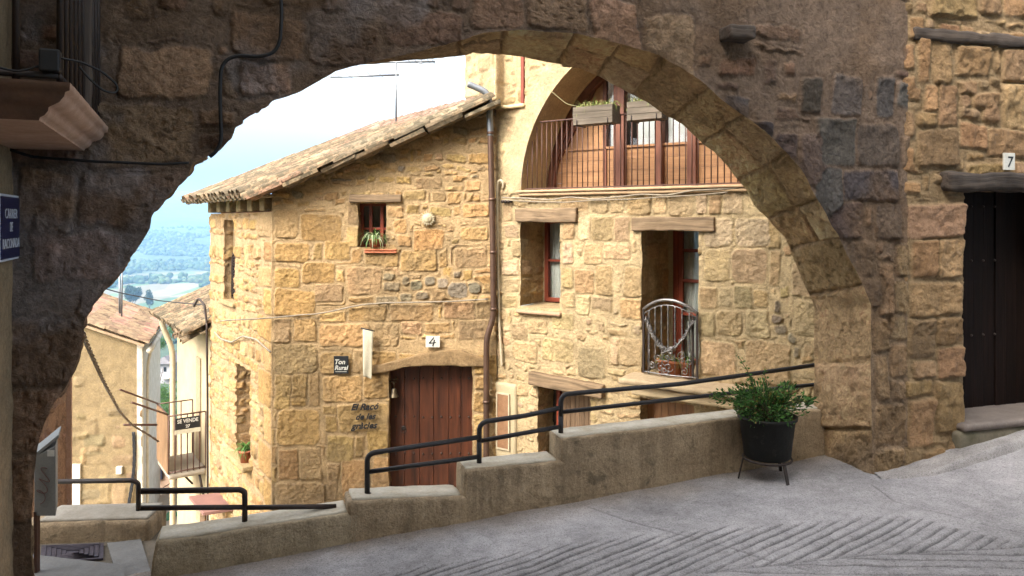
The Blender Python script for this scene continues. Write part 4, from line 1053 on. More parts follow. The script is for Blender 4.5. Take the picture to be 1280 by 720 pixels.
# gable end wall on the lane side
fs = Field(-1., -5.9, 4.4, .6, .011, (.365, .245, .128), 52)
qs = []
for k, (a, b) in enumerate([(262,297),(303,327),(335,360),(362,395),(398,428),(430,467),(468,512),(512,557),(562,600),(604,640)]):
    z0, z1 = P4.at(340, b)[1], P4.at(340, a)[1]; qs.append((.01, z0, .34 if k % 2 else .62, z1))
fs.add(qs, GOLD, 2, .7, (.15, .35), (.4, 1.), .05, True)
fs.add(rand_stones(0, -5.9, 4.4, .5, (.11, .26), (.8, 1.7), .03, 70, .3), GOLD, 3, 1.2, (.35, .7), (.8, 1.6), .14)
fs.finish(.014, .012, .018, 18., .003, None, .011, .008)
n1 = (PS.at(293.5, 300)[0], PS.at(286, 376)[1], PS.at(280, 300)[0], PS.at(286, 275)[1]); n2 = (PS.at(313, 500)[0], PS.at(304, 572)[1], PS.at(295.5, 500)[0], PS.at(304, 458)[1])
wall_mesh('side_wall', PS, fs, (0, -5.8, 3.45, .11), [(*n1, .16), (*n2, .30)], .012, M['stone'], h4, None, ('u0',))
mb = MB(); mb.box(PS.pt(1.72, .2, -.22), [PS.D, PS.N, Z3], (3.4, .1, .34)); mb.build('eave_backing', mat_plain('rusty_brick', (.28, .105, .055), (.16, .06, .04), .9), h4)
for k, s_ in enumerate(np.linspace(.22, 3.25, 6)):
    mb = MB(); rough_box(mb, PS.pt(s_, .125, -.2), [PS.D, PS.N, Z3], (.22, .24, .175), res=.02, rnd=.012, amp=.008, freq=12, seed=k, C=(.33, .235, .12)); mb.build('corbel', M['stone'], h4)
mb = MB(); rough_box(mb, PS.pt(-.02, .305, -.3), [PS.D, PS.N, Z3], (3.7, .60, .045), res=.03, rnd=.01, amp=.008, freq=8, C=(.37, .275, .15)); mb.build('eave_slab', M['stone'], h4)
# dark filling so no light leaks through the openings
mb = MB(); mb.box((-1.7, 10.62, -2.2), np.eye(3), (2.6, .03, 5)); mb.build('dark_backing', M['interior'], h4)
# mono-pitch tile roof
def half_tile(mb, p, dv, up, side, L, r0, r1, col, inv=False, th=.014):
    n = 7; V = []; s = -1 if inv else 1
    for (t, r) in ((0, r0), (1, r1)):
        for k in range(n+1):
            a = math.pi*k/n
            for q in (r, r-th): V.append(p+dv*L*t+side*math.cos(a)*q+up*math.sin(a)*q*s*.8)
    w = 2*(n+1); Fc = []
    for k in range(n):
        Fc += [(2*k, 2*k+2, w+2*k+2, w+2*k), (2*k+1, w+2*k+1, w+2*k+3, 2*k+3), (2*k, 2*k+1, 2*k+3, 2*k+2), (w+2*k, w+2*k+2, w+2*k+3, w+2*k+1)]
    Fc += [(0, w, w+1, 1), (2*n, 2*n+1, w+2*n+1, w+2*n)]
    mb.add(np.array(V), Fc, None, col, False)
TCOL = [(0.2064, 0.1445, 0.0828), (0.1752, 0.1203, 0.0686), (0.2315, 0.1655, 0.0943), (0.1501, 0.1084, 0.0657), (0.1939, 0.1295, 0.0742), (0.1251, 0.0933, 0.0571), (0.219, 0.1264, 0.0771), (0.2252, 0.1745, 0.1086)]
TRED = [(.30, .15, .11), (.27, .135, .10), (.28, .165, .12), (.23, .125, .09)]
def tiled(mb, o, dn, ac, length, width, pal, sp=.19, tl=.44, ex=.33, seed=0, r=.088, red=None):
    """o = upper corner; dn = unit down-slope, ac = unit across; rows run down slope"""
    R_ = np.random.RandomState(seed); up = nrm(np.cross(ac, dn)); up = up if up[2] > 0 else -up
    nrow = int(width/sp)+1; nt_ = int(length/ex)+1
    for i in range(nrow):
        q = o+ac*(i*sp)
        for j in range(nt_):
            c = pal[R_.randint(len(pal))] if red is None or not red(i, j) else TRED[R_.randint(4)]
            c = np.array(c)*R_.uniform(.75, 1.25)
            d = nrm(dn-up*.045+ac*R_.normal(0, .02)); L = min(tl, length-j*ex+.05)
            half_tile(mb, q+dn*(j*ex+R_.normal(0, .012))+up*(.035+R_.uniform(0, .012)+.018)+ac*R_.normal(0, .006), d, up, ac, L, r*.85, r, c)
            c2 = np.array(pal[R_.randint(len(pal))])*R_.uniform(.6, .9)
            half_tile(mb, q+ac*sp*.5+dn*(j*ex)+up*(.035+.018+.03), d, up, ac, L, r, r*.85, c2, True)
dv = nrm([-1, 0, -.382]); ac = nrm([-.572, .82, 0])
top = np.array([-.27, 9.93, .442+.382*2.96])-ac*.06
L_ = (2.96+.36)*math.hypot(1, .382)
mb = MB(); tiled(mb, top, dv, ac, L_, 3.75, TCOL, .235, .5, .38, seed=5, r=.108, red=lambda i, j: j < 2 and i > 1)
# verge: a lower course of long tiles and a course of flat ones under it
up4 = nrm(np.cross(ac, dv)); up4 = up4 if up4[2] > 0 else -up4
R_ = np.random.RandomState(2)
for j in range(8):
    c = np.array(TCOL[R_.randint(len(TCOL))])*R_.uniform(.95, 1.35)
    half_tile(mb, top+np.array([0, -.10, 0])+dv*(j*.43+.03+R_.uniform(-.03, .03))+up4*(.012+R_.uniform(-.015, .012)), nrm(dv-up4*.075), up4, nrm([-.1, .99, 0]), .52, .085, .105, c)
for j in range(7):
    c = np.array(TCOL[R_.randint(len(TCOL))])*R_.uniform(1., 1.4)
    mb.box(top+np.array([0, -.06, 0])+dv*(j*.5+.2+R_.uniform(-.03, .03))+up4*(-.055+R_.uniform(-.012, .008)), [nrm(dv-up4*.06), nrm([0, 1, 0]), up4], (.5, .34, .045), c, .012)
# mossy tile ends stacked along the eave
for i in range(34):
    q = top+dv*(L_-.06)+ac*(i*.112+.02); c = np.array(TCOL[R_.randint(len(TCOL))])*R_.uniform(.7, 1.2)
    half_tile(mb, q+up4*(-.005)-dv*.1, dv, up4, ac, .15+R_.uniform(-.02, .03), .05, .056, c, i % 2 == 1)
mb.box(top+dv*L_*.5+ac*1.85-up4*.02, [dv, ac, up4], (L_, 3.7, .03), (.25, .18, .1))
mb.build('roof', M['tile'], h4)
# upper window
def joinery_window(root, pl, rc, off, frame, mull=(.5,), bars=(.5,), fw=.05, name='window', curtain=True, dark=False):
    u0, z0, u1, z1 = rc; W = u1-u0; H = z1-z0
    fr = MB(); ax = [pl.D, Z3, pl.N]
    for (a, b, c, d) in ((0, 0, fw, H), (W-fw, 0, W, H), (fw, 0, W-fw, fw), (fw, H-fw, W-fw, H)):
        v = d-b > c-a
        fr.box(pl.pt(u0+(a+c)/2, z0+(b+d)/2, off), [Z3, pl.D, pl.N] if v else [pl.D, Z3, pl.N], (d-b, c-a, .06) if v else (c-a, d-b, .06))
    for m in mull: fr.box(pl.pt(u0+W*m, z0+H/2, off+.004), [Z3, pl.D, pl.N], (H-2*fw, fw*.8, .05))
    for b in bars: fr.box(pl.pt(u0+W/2, z0+H*b, off-.002), [pl.D, Z3, pl.N], (W-2*fw, fw*.6, .045))
    wn = fr.build(name, frame, root, .004)
    mb = MB(); mb.box(pl.pt(u0+W/2, z0+H/2, off-.012), ax, (W-fw, H-fw, .005)); mb.build('pane', M['glass'], wn)
    if curtain:
        n = 40; xs = np.linspace(u0+fw*.5, u1-fw*.5, n); V = []
        for z in (z0, z1):
            for k, x in enumerate(xs): V.append(pl.pt(x, z, off-.07+.012*math.sin(k*1.3)+.006*math.sin(k*.53)))
        mb = MB(); mb.add(V, [(k, k+1, n+k+1, n+k) for k in range(n-1)], None, None, True); mb.build('curtain', M['curtain'], wn)
    return wn
joinery_window(h4, P4, (w4[0]-.02, w4[1]-.02, w4[2]+.02, w4[3]+.02), -.25, M['frame_red'], (.36, .72), (.42,), .055, curtain=False)
a = P4.rect(436, 243, 501.5, 253, .03)
mb = MB(); rough_box(mb, P4.pt(a[0], a[1], -.2), [P4.D, P4.N, Z3], (a[2]-a[0], .245, a[3]-a[1]), res=.015, rnd=.012, amp=.008, freq=12); mb.build('window_lintel', M['beam'], h4)
a = P4.rect(455, 311, 496, 316.5, .04); mb = MB()
for k in (0, 1): rough_box(mb, P4.pt(a[0], a[1]+k*.032, -.1), [P4.D, P4.N, Z3], (a[2]-a[0], .145-.02*k, .022), res=.02, rnd=.005, amp=.003)
mb.build('window_sill', M['terracotta'], h4)
# door 4: heavy planks with nail heads
dr = MB(); u = d4[0]-.02; R_ = np.random.RandomState(4)
while u < d4[2]:
    w = R_.uniform(.15, .21); dr.box(P4.pt(u+w/2, (d4[3]-4.3)/2, -.21+R_.uniform(-.004, .004)), [Z3, P4.D, P4.N], (d4[3]+4.4, w-.005, .04)); u += w
d4o = dr.build('door', M['door_red'], h4, .003)
nail0 = None
for zz in (d4[3]-.22, d4[3]-.75, d4[3]-1.25):
    for k in range(9):
        p = P4.pt(d4[0]+.07+k*.125, zz+R_.uniform(-.01, .01), -.19)
        if nail0 is None:
            mb = MB(); mb.lathe(p, [(0, .012), (.012, .009), (.016, 0)], 8, ax=[P4.D, Z3, P4.N]); nail0 = mb.build('nail', M['iron'], d4o); np0 = p
        else:
            o = nail0.copy(); COL.objects.link(o); o.parent = d4o; o.location = tuple(p-np0)
cu, cz = P4.at(502, 540); mb = MB(); mb.lathe(P4.pt(cu, cz, -.19), [(.0, .01), (.018, .01), (.03, .006), (.035, 0)], 14, ax=[P4.D, Z3, P4.N]); mb.tube([P4.pt(cu+.035*math.cos(t), cz-.02+.04*math.sin(t), -.175) for t in np.linspace(0, 6.28, 20)], .005, 6); mb.build('handle', M['iron'], d4o)
lo = [P4.at(*p) for p in [(464, 467), (484, 464), (504, 459), (528, 456.5), (560, 456), (590, 458), (607, 458)]]; hi = [P4.at(*p) for p in [(464, 456), (484, 453), (501, 449), (530, 441), (555, 437), (580, 438.5), (607, 448)]]
mb = MB(); ul = [p[0] for p in lo]; uh = [p[0] for p in hi]
def lint(a, b, c):
    u = ul[0]+a*(ul[-1]-ul[0]); z0 = np.interp(u, ul, [p[1] for p in lo]); z1 = np.interp(u, uh, [p[1] for p in hi])
    return P4.pt(0, 0)[None]+np.outer(u, P4.D)+np.outer(-.22+b*.275, P4.N)+np.outer(z0+c*(z1-z0), Z3)
rough(mb, lint, (1.55, .275, .17), res=.018, rnd=.02, amp=.012, freq=9, C=(.27, .175, .085), amp2=.012)
mb.build('door_lintel', M['stone'], h4)
mb = MB(); rough_box(mb, P4.pt(d4[0]-.1, -4.25, -.25), [P4.D, P4.N, Z3], (1.35, .55, .15), res=.05, rnd=.02, amp=.01); mb.build('doorstep', M['concrete_mid'], h4)
# side niche with lattice, ledge below the lower opening
mb = MB(); na, nb = n1[0], n1[2]; zc = PS.at(287, 322)[1]; zb4 = n1[1]
mb.box(PS.pt((na+nb)/2, (n1[1]+n1[3])/2, -.155), [PS.D, Z3, PS.N], (nb-na+.1, n1[3]-n1[1]+.1, .02), (.24, .17, .09)); nio = mb.build('niche_back', M['stone'], h4)
mb = MB(); W = nb-na-.1; um = (na+nb)/2
pts = [PS.pt(um-W/2, zb4+.02, -.12), PS.pt(um-W/2, zc-.05, -.12)]+[PS.pt(um-W/2*math.cos(t), zc-.05+.12*math.sin(t), -.12) for t in np.linspace(0, math.pi, 12)]+[PS.pt(um+W/2, zb4+.02, -.12)]
mb.tube(pts, .022, 6); 
for k in range(1, 16):
    z = zb4+.02+k*(zc-zb4)/15
    mb.tube([PS.pt(um-W/2, z-.04, -.12), PS.pt(um+W/2, z+.04, -.12)], .010, 5); mb.tube([PS.pt(um-W/2, z+.04, -.115), PS.pt(um+W/2, z-.04, -.115)], .010, 5)
mb.build('lattice', M['iron'], nio)
mb = MB(); rough_box(mb, PS.pt(na-.06, zb4-.07, -.14), [PS.D, PS.N, Z3], (nb-na+.14, .2, .07), res=.02, rnd=.015, amp=.008, C=(.35, .25, .125)); mb.build('niche_sill', M['stone'], h4)
mb = MB(); mb.box(PS.pt((n2[0]+n2[2])/2, (n2[1]+n2[3])/2, -.29), [PS.D, Z3, PS.N], (n2[2]-n2[0]+.06, n2[3]-n2[1]+.06, .03), (.22, .16, .085)); mb.build('blocked_opening', M['stone'], h4)
a = PS.at(301, 578, .1); mb = MB(); rough_box(mb, PS.pt(n2[0]-.1, n2[1]-.08, -.29), [PS.D, PS.N, Z3], (n2[2]-n2[0]+.16, .43, .08), res=.02, rnd=.015, amp=.01, C=(.34, .245, .12)); mb.build('lower_sill', M['stone'], h4)
# ---- small things on house 4
number_sign(P4, (541, 427), '4', 'small white tile with a slanted black 4 above the red door', (.19, .15), .045, .115, .30)
def sgn(pl, px, off): u, z = pl.at(px[0], px[1], off); return u, z
u, z = P4.at(426.5, 456, .04)
t = thing('wall_plaque', 'black square plaque with white hand lettering beside the hanging cloth', 'sign', P4.pt(u, z, .035))
mb = MB(); mb.box(P4.pt(u, z, .042), [P4.D, Z3, P4.N], (.195, .235, .014)); mb.build('plate', M['sign_black'], t, .002)
mb = MB(); add_text(mb, 'Ton', .088, P4.pt(u-.02, z+.012, .0505), [P4.D, Z3, P4.N], shear=.25, extrude=.0008, offset=.002); add_text(mb, 'Rural', .082, P4.pt(u, z-.065, .0505), [P4.D, Z3, P4.N], shear=.25, extrude=.0008, offset=.002)
mb.box(P4.pt(u, z-.09, .0505), [P4.D, Z3, P4.N], (.15, .006, .002)); mb.build('lettering', M['white_tile'], t)
u, z = P4.at(455, 520, .04)
t = thing('wall_lettering', 'black wrought script lettering fixed on a smooth wall stone left of the door', 'lettering', P4.pt(u, z, .03)); mb = MB()
ax_ = [nrm(P4.D+Z3*.04), Z3, P4.N]
for s_, yy, sz, xx in (('El Racó', 510, .118, 455.5), ('de les', 522, .11, 456.5), ('gràcies', 533.5, .118, 455)):
    uu, zz = P4.at(xx, yy+2, .04); add_text(mb, s_, sz, P4.pt(uu, zz, .045), ax_, shear=.35, extrude=.004, offset=.004, spacing=1.02)
mb.build('letters', M['ink'], t)
u, z = P4.at(459.5, 410, .06)
t = thing('hanging_cloth', 'narrow cream cloth banner hanging aslant from a short wall rod', 'banner', P4.pt(u, z, .05))
c_ = [P4.pt(*P4.at(x, y, .12), .12) for x, y in ((453.5, 411), (466.5, 414.5), (465, 473.5), (455, 469))]
n = 24; V = []
for i in range(n+1):
    for j in range(7):
        a, b = i/n, j/6; p = (c_[0]*(1-b)+c_[1]*b)*(1-a)+(c_[3]*(1-b)+c_[2]*b)*a
        V.append(p+np.array([0, -.02*math.sin(b*4+a*2)*a-.05*a, 0]))
mb = MB(); mb.add(V, [(i*7+j, i*7+j+1, i*7+j+8, i*7+j+7) for i in range(n) for j in range(6)], None, None, True); o = mb.build('cloth', M['cloth'], t)
sol = o.modifiers.new('thickness', 'SOLIDIFY'); sol.thickness = .003
mb = MB(); mb.tube([P4.pt(*P4.at(451, 410, .12), .12), P4.pt(*P4.at(468.5, 414, .12), .12)], .009, 8); mb.tube([P4.pt(*P4.at(452, 410, .0), -.02), P4.pt(*P4.at(452, 410.3, .12), .12)], .008, 8); mb.build('rod', M['iron'], t)
# sun face ornament
u, z = P4.at(534.5, 273, .05); t = thing('sun_ornament', 'pale ceramic sun face with pointed rays on the upper wall', 'ornament', P4.pt(u, z, .03))
mb = MB(); A_ = [P4.D, Z3, P4.N]; prof_ = [(0, .045), (.03, .043), (.055, .034), (.068, .018), (.07, 0)]; mb.lathe(P4.pt(u, z, .03), prof_, 28, ax=A_)
for k in range(18):
    a = 2*math.pi*k/18; r1 = .108 if k % 2 else .095; d1 = np.array([math.cos(a), math.sin(a)]); d2 = np.array([-d1[1], d1[0]])
    q = [P4.pt(u+d1[0]*.055-d2[0]*.016, z+d1[1]*.055-d2[1]*.016, .032), P4.pt(u+d1[0]*.055+d2[0]*.016, z+d1[1]*.055+d2[1]*.016, .032), P4.pt(u+d1[0]*r1, z+d1[1]*r1, .032)]; mb.prism(q, P4.N*.02)
mb.build('sun_disc', M['plaque'], t)
mb = MB()
for sx in (-1, 1): mb.lathe(P4.pt(u+sx*.022, z+.012, .070), [(0, .008), (.009, .004), (.011, -.004)], 10, ax=A_)
mb.box(P4.pt(u, z-.004, .077), [Z3, P4.D, P4.N], (.034, .010, .014)); mb.tube([P4.pt(u+x, z-.030-.006*math.cos(x*60), .070) for x in np.linspace(-.022, .022, 8)], .005, 6); mb.build('face', M['plaque'], t)
# bell by the door
u, z = P4.at(490.5, 490, .05); t = thing('door_bell', 'small bronze hand bell on a bracket beside the red door', 'bell', P4.pt(u, z-.09, -.1))
mb = MB(); mb.lathe(P4.pt(u, z-.05, -.09), [(.062, -.045), (.052, -.02), (.036, .02), (.03, .055), (.016, .07), (0, .072)], 24); mb.build('bell', M['brass'], t)
mb = MB(); mb.tube([P4.pt(u-.08, z+.10, -.16), P4.pt(u-.06, z+.11, -.09), P4.pt(u+.03, z+.10, -.09)], .007, 6); mb.tube([P4.pt(u, z+.10, -.09), P4.pt(u, z+.015, -.09)], .005, 6); mb.tube([P4.pt(u-.04, z+.135, -.12), P4.pt(u+.05, z+.13, -.12)], .006, 6); mb.build('bracket', M['brass'], t)
# spider plant at the window, geranium pot on the side sill
def blades(mb, c, n, L, cols, seed, spread=1., up=.9, w=.009, dirs=None):
    R_ = np.random.RandomState(seed)
    for i in range(n):
        a = R_.uniform(0, 2*math.pi); e = R_.uniform(.35, 1.35)*up; l = L*R_.uniform(.6, 1.15); d = np.array([math.cos(a)*spread, math.sin(a)*spread*.8, 0]); p = np.array(c)+R_.normal(0, .012, 3)*[1, 1, .3]; V = []; q = nrm([-d[1], d[0], 0]); el = e
        m = 7
        for k in range(m):
            ww = w*(1-k/(m-1))**.7+.0012; V += [p-q*ww, p+q*ww]; p = p+(d*math.cos(el)+Z3*math.sin(el))*l/(m-1); el -= .42*R_.uniform(.7, 1.3)
        col = np.array(cols[R_.randint(len(cols))])*R_.uniform(.75, 1.25)
        mb.add(V, [(2*k, 2*k+1, 2*k+3, 2*k+2) for k in range(m-1)], None, col)
    return mb
SP = [(.16, .24, .07), (.30, .36, .16), (.10, .18, .05), (.42, .45, .28)]
u, z = P4.at(467, 305, .02); c = P4.pt(u, z+.02, -.03)
t = thing('spider_plant', 'spiky pale green spider plant spilling over the small upper window sill', 'potted plant', c)
mb = MB(); mb.lathe(c+np.array([0, .0, -.06]), [(0, 0), (.06, 0), (.075, .09), (.08, .09), (.08, .105), (.068, .105), (.06, .085), (0, .085)], 20); mb.build('pot', M['terracotta'], t)
blades(MB(), c+Z3*.04, 95, .30, SP, 4, 1., 1.).build('foliage', M['leaf'], t)
u, z = (n2[0]+n2[2])/2-.22, n2[1]; c = PS.pt(u, z, .02)
t = thing('potted_plant', 'grassy green plant in a terracotta pot on the side wall ledge', 'potted plant', c)
mb = MB(); mb.lathe(c, [(0, 0), (.075, 0), (.105, .15), (.112, .15), (.112, .18), (.1, .18), (.09, .14), (0, .14)], 24); mb.build('pot', M['terracotta'], t)
blades(MB(), c+Z3*.16, 110, .27, [(.07, .16, .03), (.11, .22, .05), (.05, .11, .02)], 6, .9, 1.25).build('foliage', M['leaf'], t)
# downpipe between the houses
PD = Plane((0, 9.9), (1, 0), (0, -1)); D_ = lambda x, y: PD.pt(*PD.at(x, y))
mb = MB(); mb.tube(smooth(resample([D_(585, 105), D_(590, 107), D_(598, 110.5), D_(606, 114), D_(611, 120), D_(612, 132), D_(613, 170)], 60), 8), .044, 14); dp = mb.build('downpipe_elbow', M['zinc'], h4)
mb = MB(); mb.tube(smooth(resample([D_(613, 168), D_(616, 300), D_(617, 388), D_(616, 400), D_(612, 411), D_(608.5, 422), D_(608, 436), D_(608, 640)], 160), 5), .041, 14); dp = mb.build('downpipe', M['copper'], h4)
for y, x in ((166, 613), (249, 615), (315, 616.5), (386, 617), (502, 608)):
    mb = MB(); mb.lathe(D_(x, y)-Z3*.02, [(.041, 0), (.049, 0), (.049, .035), (.041, .035)], 16); mb.box(D_(x, y)+np.array([0, .06, 0]), np.eye(3), (.02, .1, .02)); mb.build('bracket', M['copper'], dp)
cable('facade_cable', P4, [(275, 401), (343, 397), (372, 394), (395, 392.5), (420, 388), (450, 381), (480, 378.5), (520, 378), (560, 377), (610, 374)], .010, M['cable_grey'], 'grey cable sagging across the stone front above door 4', .05, 80)
cable('side_cable', PS, [(338, 440), (320, 424), (303, 420), (290, 428), (276, 424), (268, 415)], .013, M['cable_grey'], 'pale cable wandering across the side wall toward the cream house', .05, 50)
# television aerial on the roof
t = thing('aerial', 'thin television aerial mast with two horizontal booms above the tiled roof', 'aerial', P3(495, 152, 11.2)); A_ = lambda x, y: P3(x, y, 11.2)
mb = MB(); mb.tube([A_(495, 168), A_(495.5, 74)], .016, 6); mb.build('mast', M['zinc'], t)
mb = MB(); mb.tube([A_(413, 96.5), A_(499, 93.5)], .016, 6); mb.tube([A_(462, 78), A_(544, 77)], .016, 6)
for x in (424, 437, 450, 463, 476): mb.tube([A_(x, 96-.035*(x-413))+np.array([0, -.25, 0]), A_(x, 96-.035*(x-413))+np.array([0, .25, 0])], .004, 5)
for x in (512, 520, 528, 536, 542): mb.tube([A_(x, 77.2)+np.array([0, -.2, 0]), A_(x, 77.2)+np.array([0, .2, 0])], .004, 5)
mb.box(A_(526, 79), np.eye(3), (.05, .03, .03)); mb.build('booms', M['zinc'], t)
# ================================================================ tall house with the loggia balcony
P2 = Plane((-.238, 10.05), (.82, -.57), (-.5, -1))
h2 = thing('stone_house', 'pale stone house with arched timber loggia balcony above and wrought gate window below', 'house', (-.238, 10.05, -4.3))
ZS = .36; AC, AR = 2.30, 1.86
f2_ = Field(-.6, -4.7, 5.2, 3.2, .008, (.455, .335, .182), 81)
hx = [(915,311,959,354),(881,312,912,351),(919,273,966,309),(881,273,916,309),(932,387,961,422),(896,389,927,419),(932,427,988,479),(917,356,941,386),(942,362,961,384),(876,427,920,470),(729,305,752,330),(754,304,788,324),(718,337,743,367),(744,331,766,369),(780,333,803,372),(739,270,766,301),(722,271,738,301),(768,271,787,301),(836,239,867,270),(784,240,814,269),(720,369,737,394),(739,371,765,388),(722,434,756,472),(763,421,774,455),(775,423,803,457),(775,374,803,399),(904,239,928,268),(870,241,884,268),(886,243,902,268),(816,241,834,268),(700,244,735,264),(738,242,760,266),(763,243,780,266),
      (958,273,975,311),(962,314,975,356),(876,358,896,386),(898,358,914,384),(876,390,894,420),(703,275,718,300),(703,304,716,330),(702,334,716,360),(703,364,718,384),(640,300,650,322),(630,280,649,297),(628,325,648,344),(630,348,648,364),(628,368,648,384),(628,250,640,276),(660,400,684,418),(690,392,716,412),(640,404,658,424),(640,428,672,452),(678,424,716,452),(990,330,1016,372),(992,376,1020,420)]
f2_.add([P2.rect(*r) for r in hx], PALE, 1, .8, (.18, .5), (.6, 1.3), .07, True, .12, gap=.02)
pb_ = [(968,375,976,392),(964,394,978,404),(966,406,984,418),(986,398,994,410),(984,416,996,430),(962,424,970,432),(990,434,1000,446),(972,440,984,448)]
f2_.add([P2.rect(*r) for r in pb_], GREYB+[(.42, .26, .12)], 4, 1.2, (.7, .95), (1., 1.8), .15, True, .15)
f2_.add(rand_stones(-.5, -4.7, 5.2, 3.1, (.08, .21), (.7, 1.9), .045, 83, .35, .08), PALE, 5, 2.1, (.3, .75), (.5, 1.7), .14, skew=.12)
def st2(s, C):
    k = (sst(.15, .45, fbm(s.U*1.8+14, s.V*1.8, 3., 5))*.35)[..., None]
    C = C*(1-k)+k*np.array((.28, .21, .115))
    b = sst(.14, .10, np.abs(np.hypot(s.U-AC, s.V-ZS)-(AR+.16))-.05)*(s.V > ZS)
    sm = (sst(AR+.34, AR+.26, np.hypot(s.U-AC, s.V-ZS))*(s.V > ZS))[..., None]
    return C*(1-sm)+sm*np.array((.47, .35, .195))*(1+.15*fbm(s.U*4, s.V*4, 2., 4)+.08*fbm(s.U*25, s.V*25, 2., 3))[..., None]
f2_.finish(.011, .010, .014, 18., .001, st2, .010, .009)
k_ = sst(AR+.36, AR+.28, np.hypot(f2_.U-AC, f2_.V-ZS))*(f2_.V > ZS-.02); f2_.h = f2_.h*(1-k_)+k_*(.012+.006*fbm(f2_.U*10, f2_.V*10, 1., 3))
w2 = P2.rect(650, 276, 700, 385); dd2 = P2.rect(802, 288, 873.5, 470); lo2 = P2.rect(672, 488, 738, 640); lo3 = P2.rect(800, 502, 868, 640)
u1g = P2.at(843, 350)[0]
wall_mesh('facade_wall', P2, f2_, (0, -4.3, 4.9, ZS), [(*w2, .62), (*dd2, .86), (lo2[0], -4.25, lo2[2], lo2[3], .4), (lo3[0], -4.25, lo3[2], lo3[3], .3)], .0098, M['stone'], h2, None, ('u0',))
th_ = np.linspace(0, math.pi, 420); AP = np.stack([AC-AR*np.cos(th_), ZS+AR*np.sin(th_)*1.03], -1)
OPp = []; UR2, ZT2 = 4.9, 3.0
for k in range(len(th_)):
    t = k/(len(th_)-1); a = ZT2-ZS; b = UR2; tot = 2*a+b; q = t*tot
    OPp.append((0, ZS+q) if q < a else ((q-a, ZT2) if q < a+b else (UR2, ZT2-(q-a-b))))
OPp = np.array(OPp); NRR = 90; rr = np.linspace(0, 1, NRR)
G2 = AP[None]*(1-rr[:, None, None])+OPp[None]*rr[:, None, None]
H, C = f2_.sample(G2[..., 0], G2[..., 1])
# shallow window recess at the upper left corner of the wall
wr = P2.rect(621, 70, 655, 131); inn_ = sst(wr[0]-.012, wr[0]+.012, G2[..., 0])*sst(wr[2]+.012, wr[2]-.012, G2[..., 0])*sst(wr[1]-.012, wr[1]+.012, G2[..., 1]); H = H-.16*inn_
P = np.stack([P2.o[0]+P2.d[0]*G2[..., 0]+P2.n[0]*H, P2.o[1]+P2.d[1]*G2[..., 0]+P2.n[1]*H, G2[..., 1]], -1)
mesh_obj('arched_wall', P.reshape(-1, 3), grid_faces(NRR, len(th_), None, 0, True), M['stone'], h2, None, C.reshape(-1, 3), True)
# plastered arch reveal
rows = []; cols = []
for k in np.linspace(0, 1, 26):
    d = .012*(1-k)-.68*k; bulge = .012*fbm(th_*9, th_*0+k*4, 3., 3)*min(1, k*6)
    rows.append(np.array([P2.pt(u+bulge[i]*math.cos(th_[i]), z, d) for i, (u, z) in enumerate(AP)])); cols.append(np.array((.42, .31, .17))*(1+.25*fbm(th_*6, th_*0+k*3, 1., 4))[:, None]*(1.25 if k > .86 else 1))
loft('arch_reveal', rows, M['stone_trim'], h2, cols, None, True)
mb = MB(); mb.box(P2.pt(2.45, ZS-.10, -.75), [P2.D, P2.N, Z3], (4.8, 1.36, .16)); mb.build('loggia_floor', M['stone_trim'] if False else M['lane'], h2)
mb = MB(); lu0 = P2.at(645, 243, .07)[0]
rough_box(mb, P2.pt(lu0, ZS-.005, -.2), [P2.D, P2.N, Z3], (4.4, .27, .035), res=.03, rnd=.008, amp=.004); rough_box(mb, P2.pt(lu0+.02, ZS-.05, -.05), [P2.D, P2.N, Z3], (4.35, .10, .042), res=.03, rnd=.01, amp=.005)
mb.build('balcony_ledge', mat_plain('ochre_ledge', (.46, .31, .17), (.33, .21, .12), .85, scale=8., bs=.3), h2)
# railing (bars stop at the arch on the left)
rl = MB(); ztop = ZS+.92; PB2 = Plane(P2.o-P2.n*.07, P2.d, P2.n)
def archz(u): 
    q = AR**2-(u-AC)**2; return ZS+1.03*math.sqrt(q) if q > 0 else ZS
u = AC-AR+.05; us_ = []
while u < AC+AR-.03: us_.append(u); u += .0755
for u in us_: rl.tube([P2.pt(u, ZS+.045, -.07), P2.pt(u, min(ztop, archz(u)-.01), -.07)], .0075, 6)
rl.build('railing_bars', M['rail_brown'], h2)
mb = MB(); ua = AC-math.sqrt(AR**2-((ztop-ZS)/1.03)**2)+.02
mb.box(P2.pt((ua+AC+AR-.4)/2, ztop, -.07), [P2.D, P2.N, Z3], (AC+AR-.4-ua, .04, .014)); mb.box(P2.pt(AC, ZS+.05, -.07), [P2.D, P2.N, Z3], (2*AR-.06, .035, .014)); mb.build('railing_rails', M['rail_brown'], h2)
# timber front of the loggia
PQ = Plane(P2.o-P2.n*.70, P2.d, P2.n)
tf = MB()
zb2 = P2.at(730, 199)[1]; 
Q_ = lambda x, y=200: PQ.at(x, y)[0]
posts = [(770.5, 783.5), (822, 831), (862, 873)]; pu = [(Q_(a), Q_(b)) for a, b in posts]
for a, b in pu: tf.box(PQ.pt((a+b)/2, ZS+.9, .03), [Z3, PQ.D, PQ.N], (1.95, b-a, .12))
arcp = [PQ.pt(AC-(AR-.06)*math.cos(t), ZS+1.03*(AR-.06)*math.sin(t), .02) for t in np.linspace(.02, math.pi-.02, 60)]
for k in range(59):
    p, q = arcp[k], arcp[k+1]; m = (p+q)/2; tf.box(m, [nrm(q-p), PQ.N, nrm(np.cross(q-p, PQ.N))], (np.linalg.norm(q-p)*1.06, .10, .11))
tfo = tf.build('timber_frame', M['frame_brown'], h2, .004)
bd = MB(); R_ = np.random.RandomState(5); bh = .145; zz = ZS; ul_ = AC-AR+.06; ur_ = AC+AR-.06
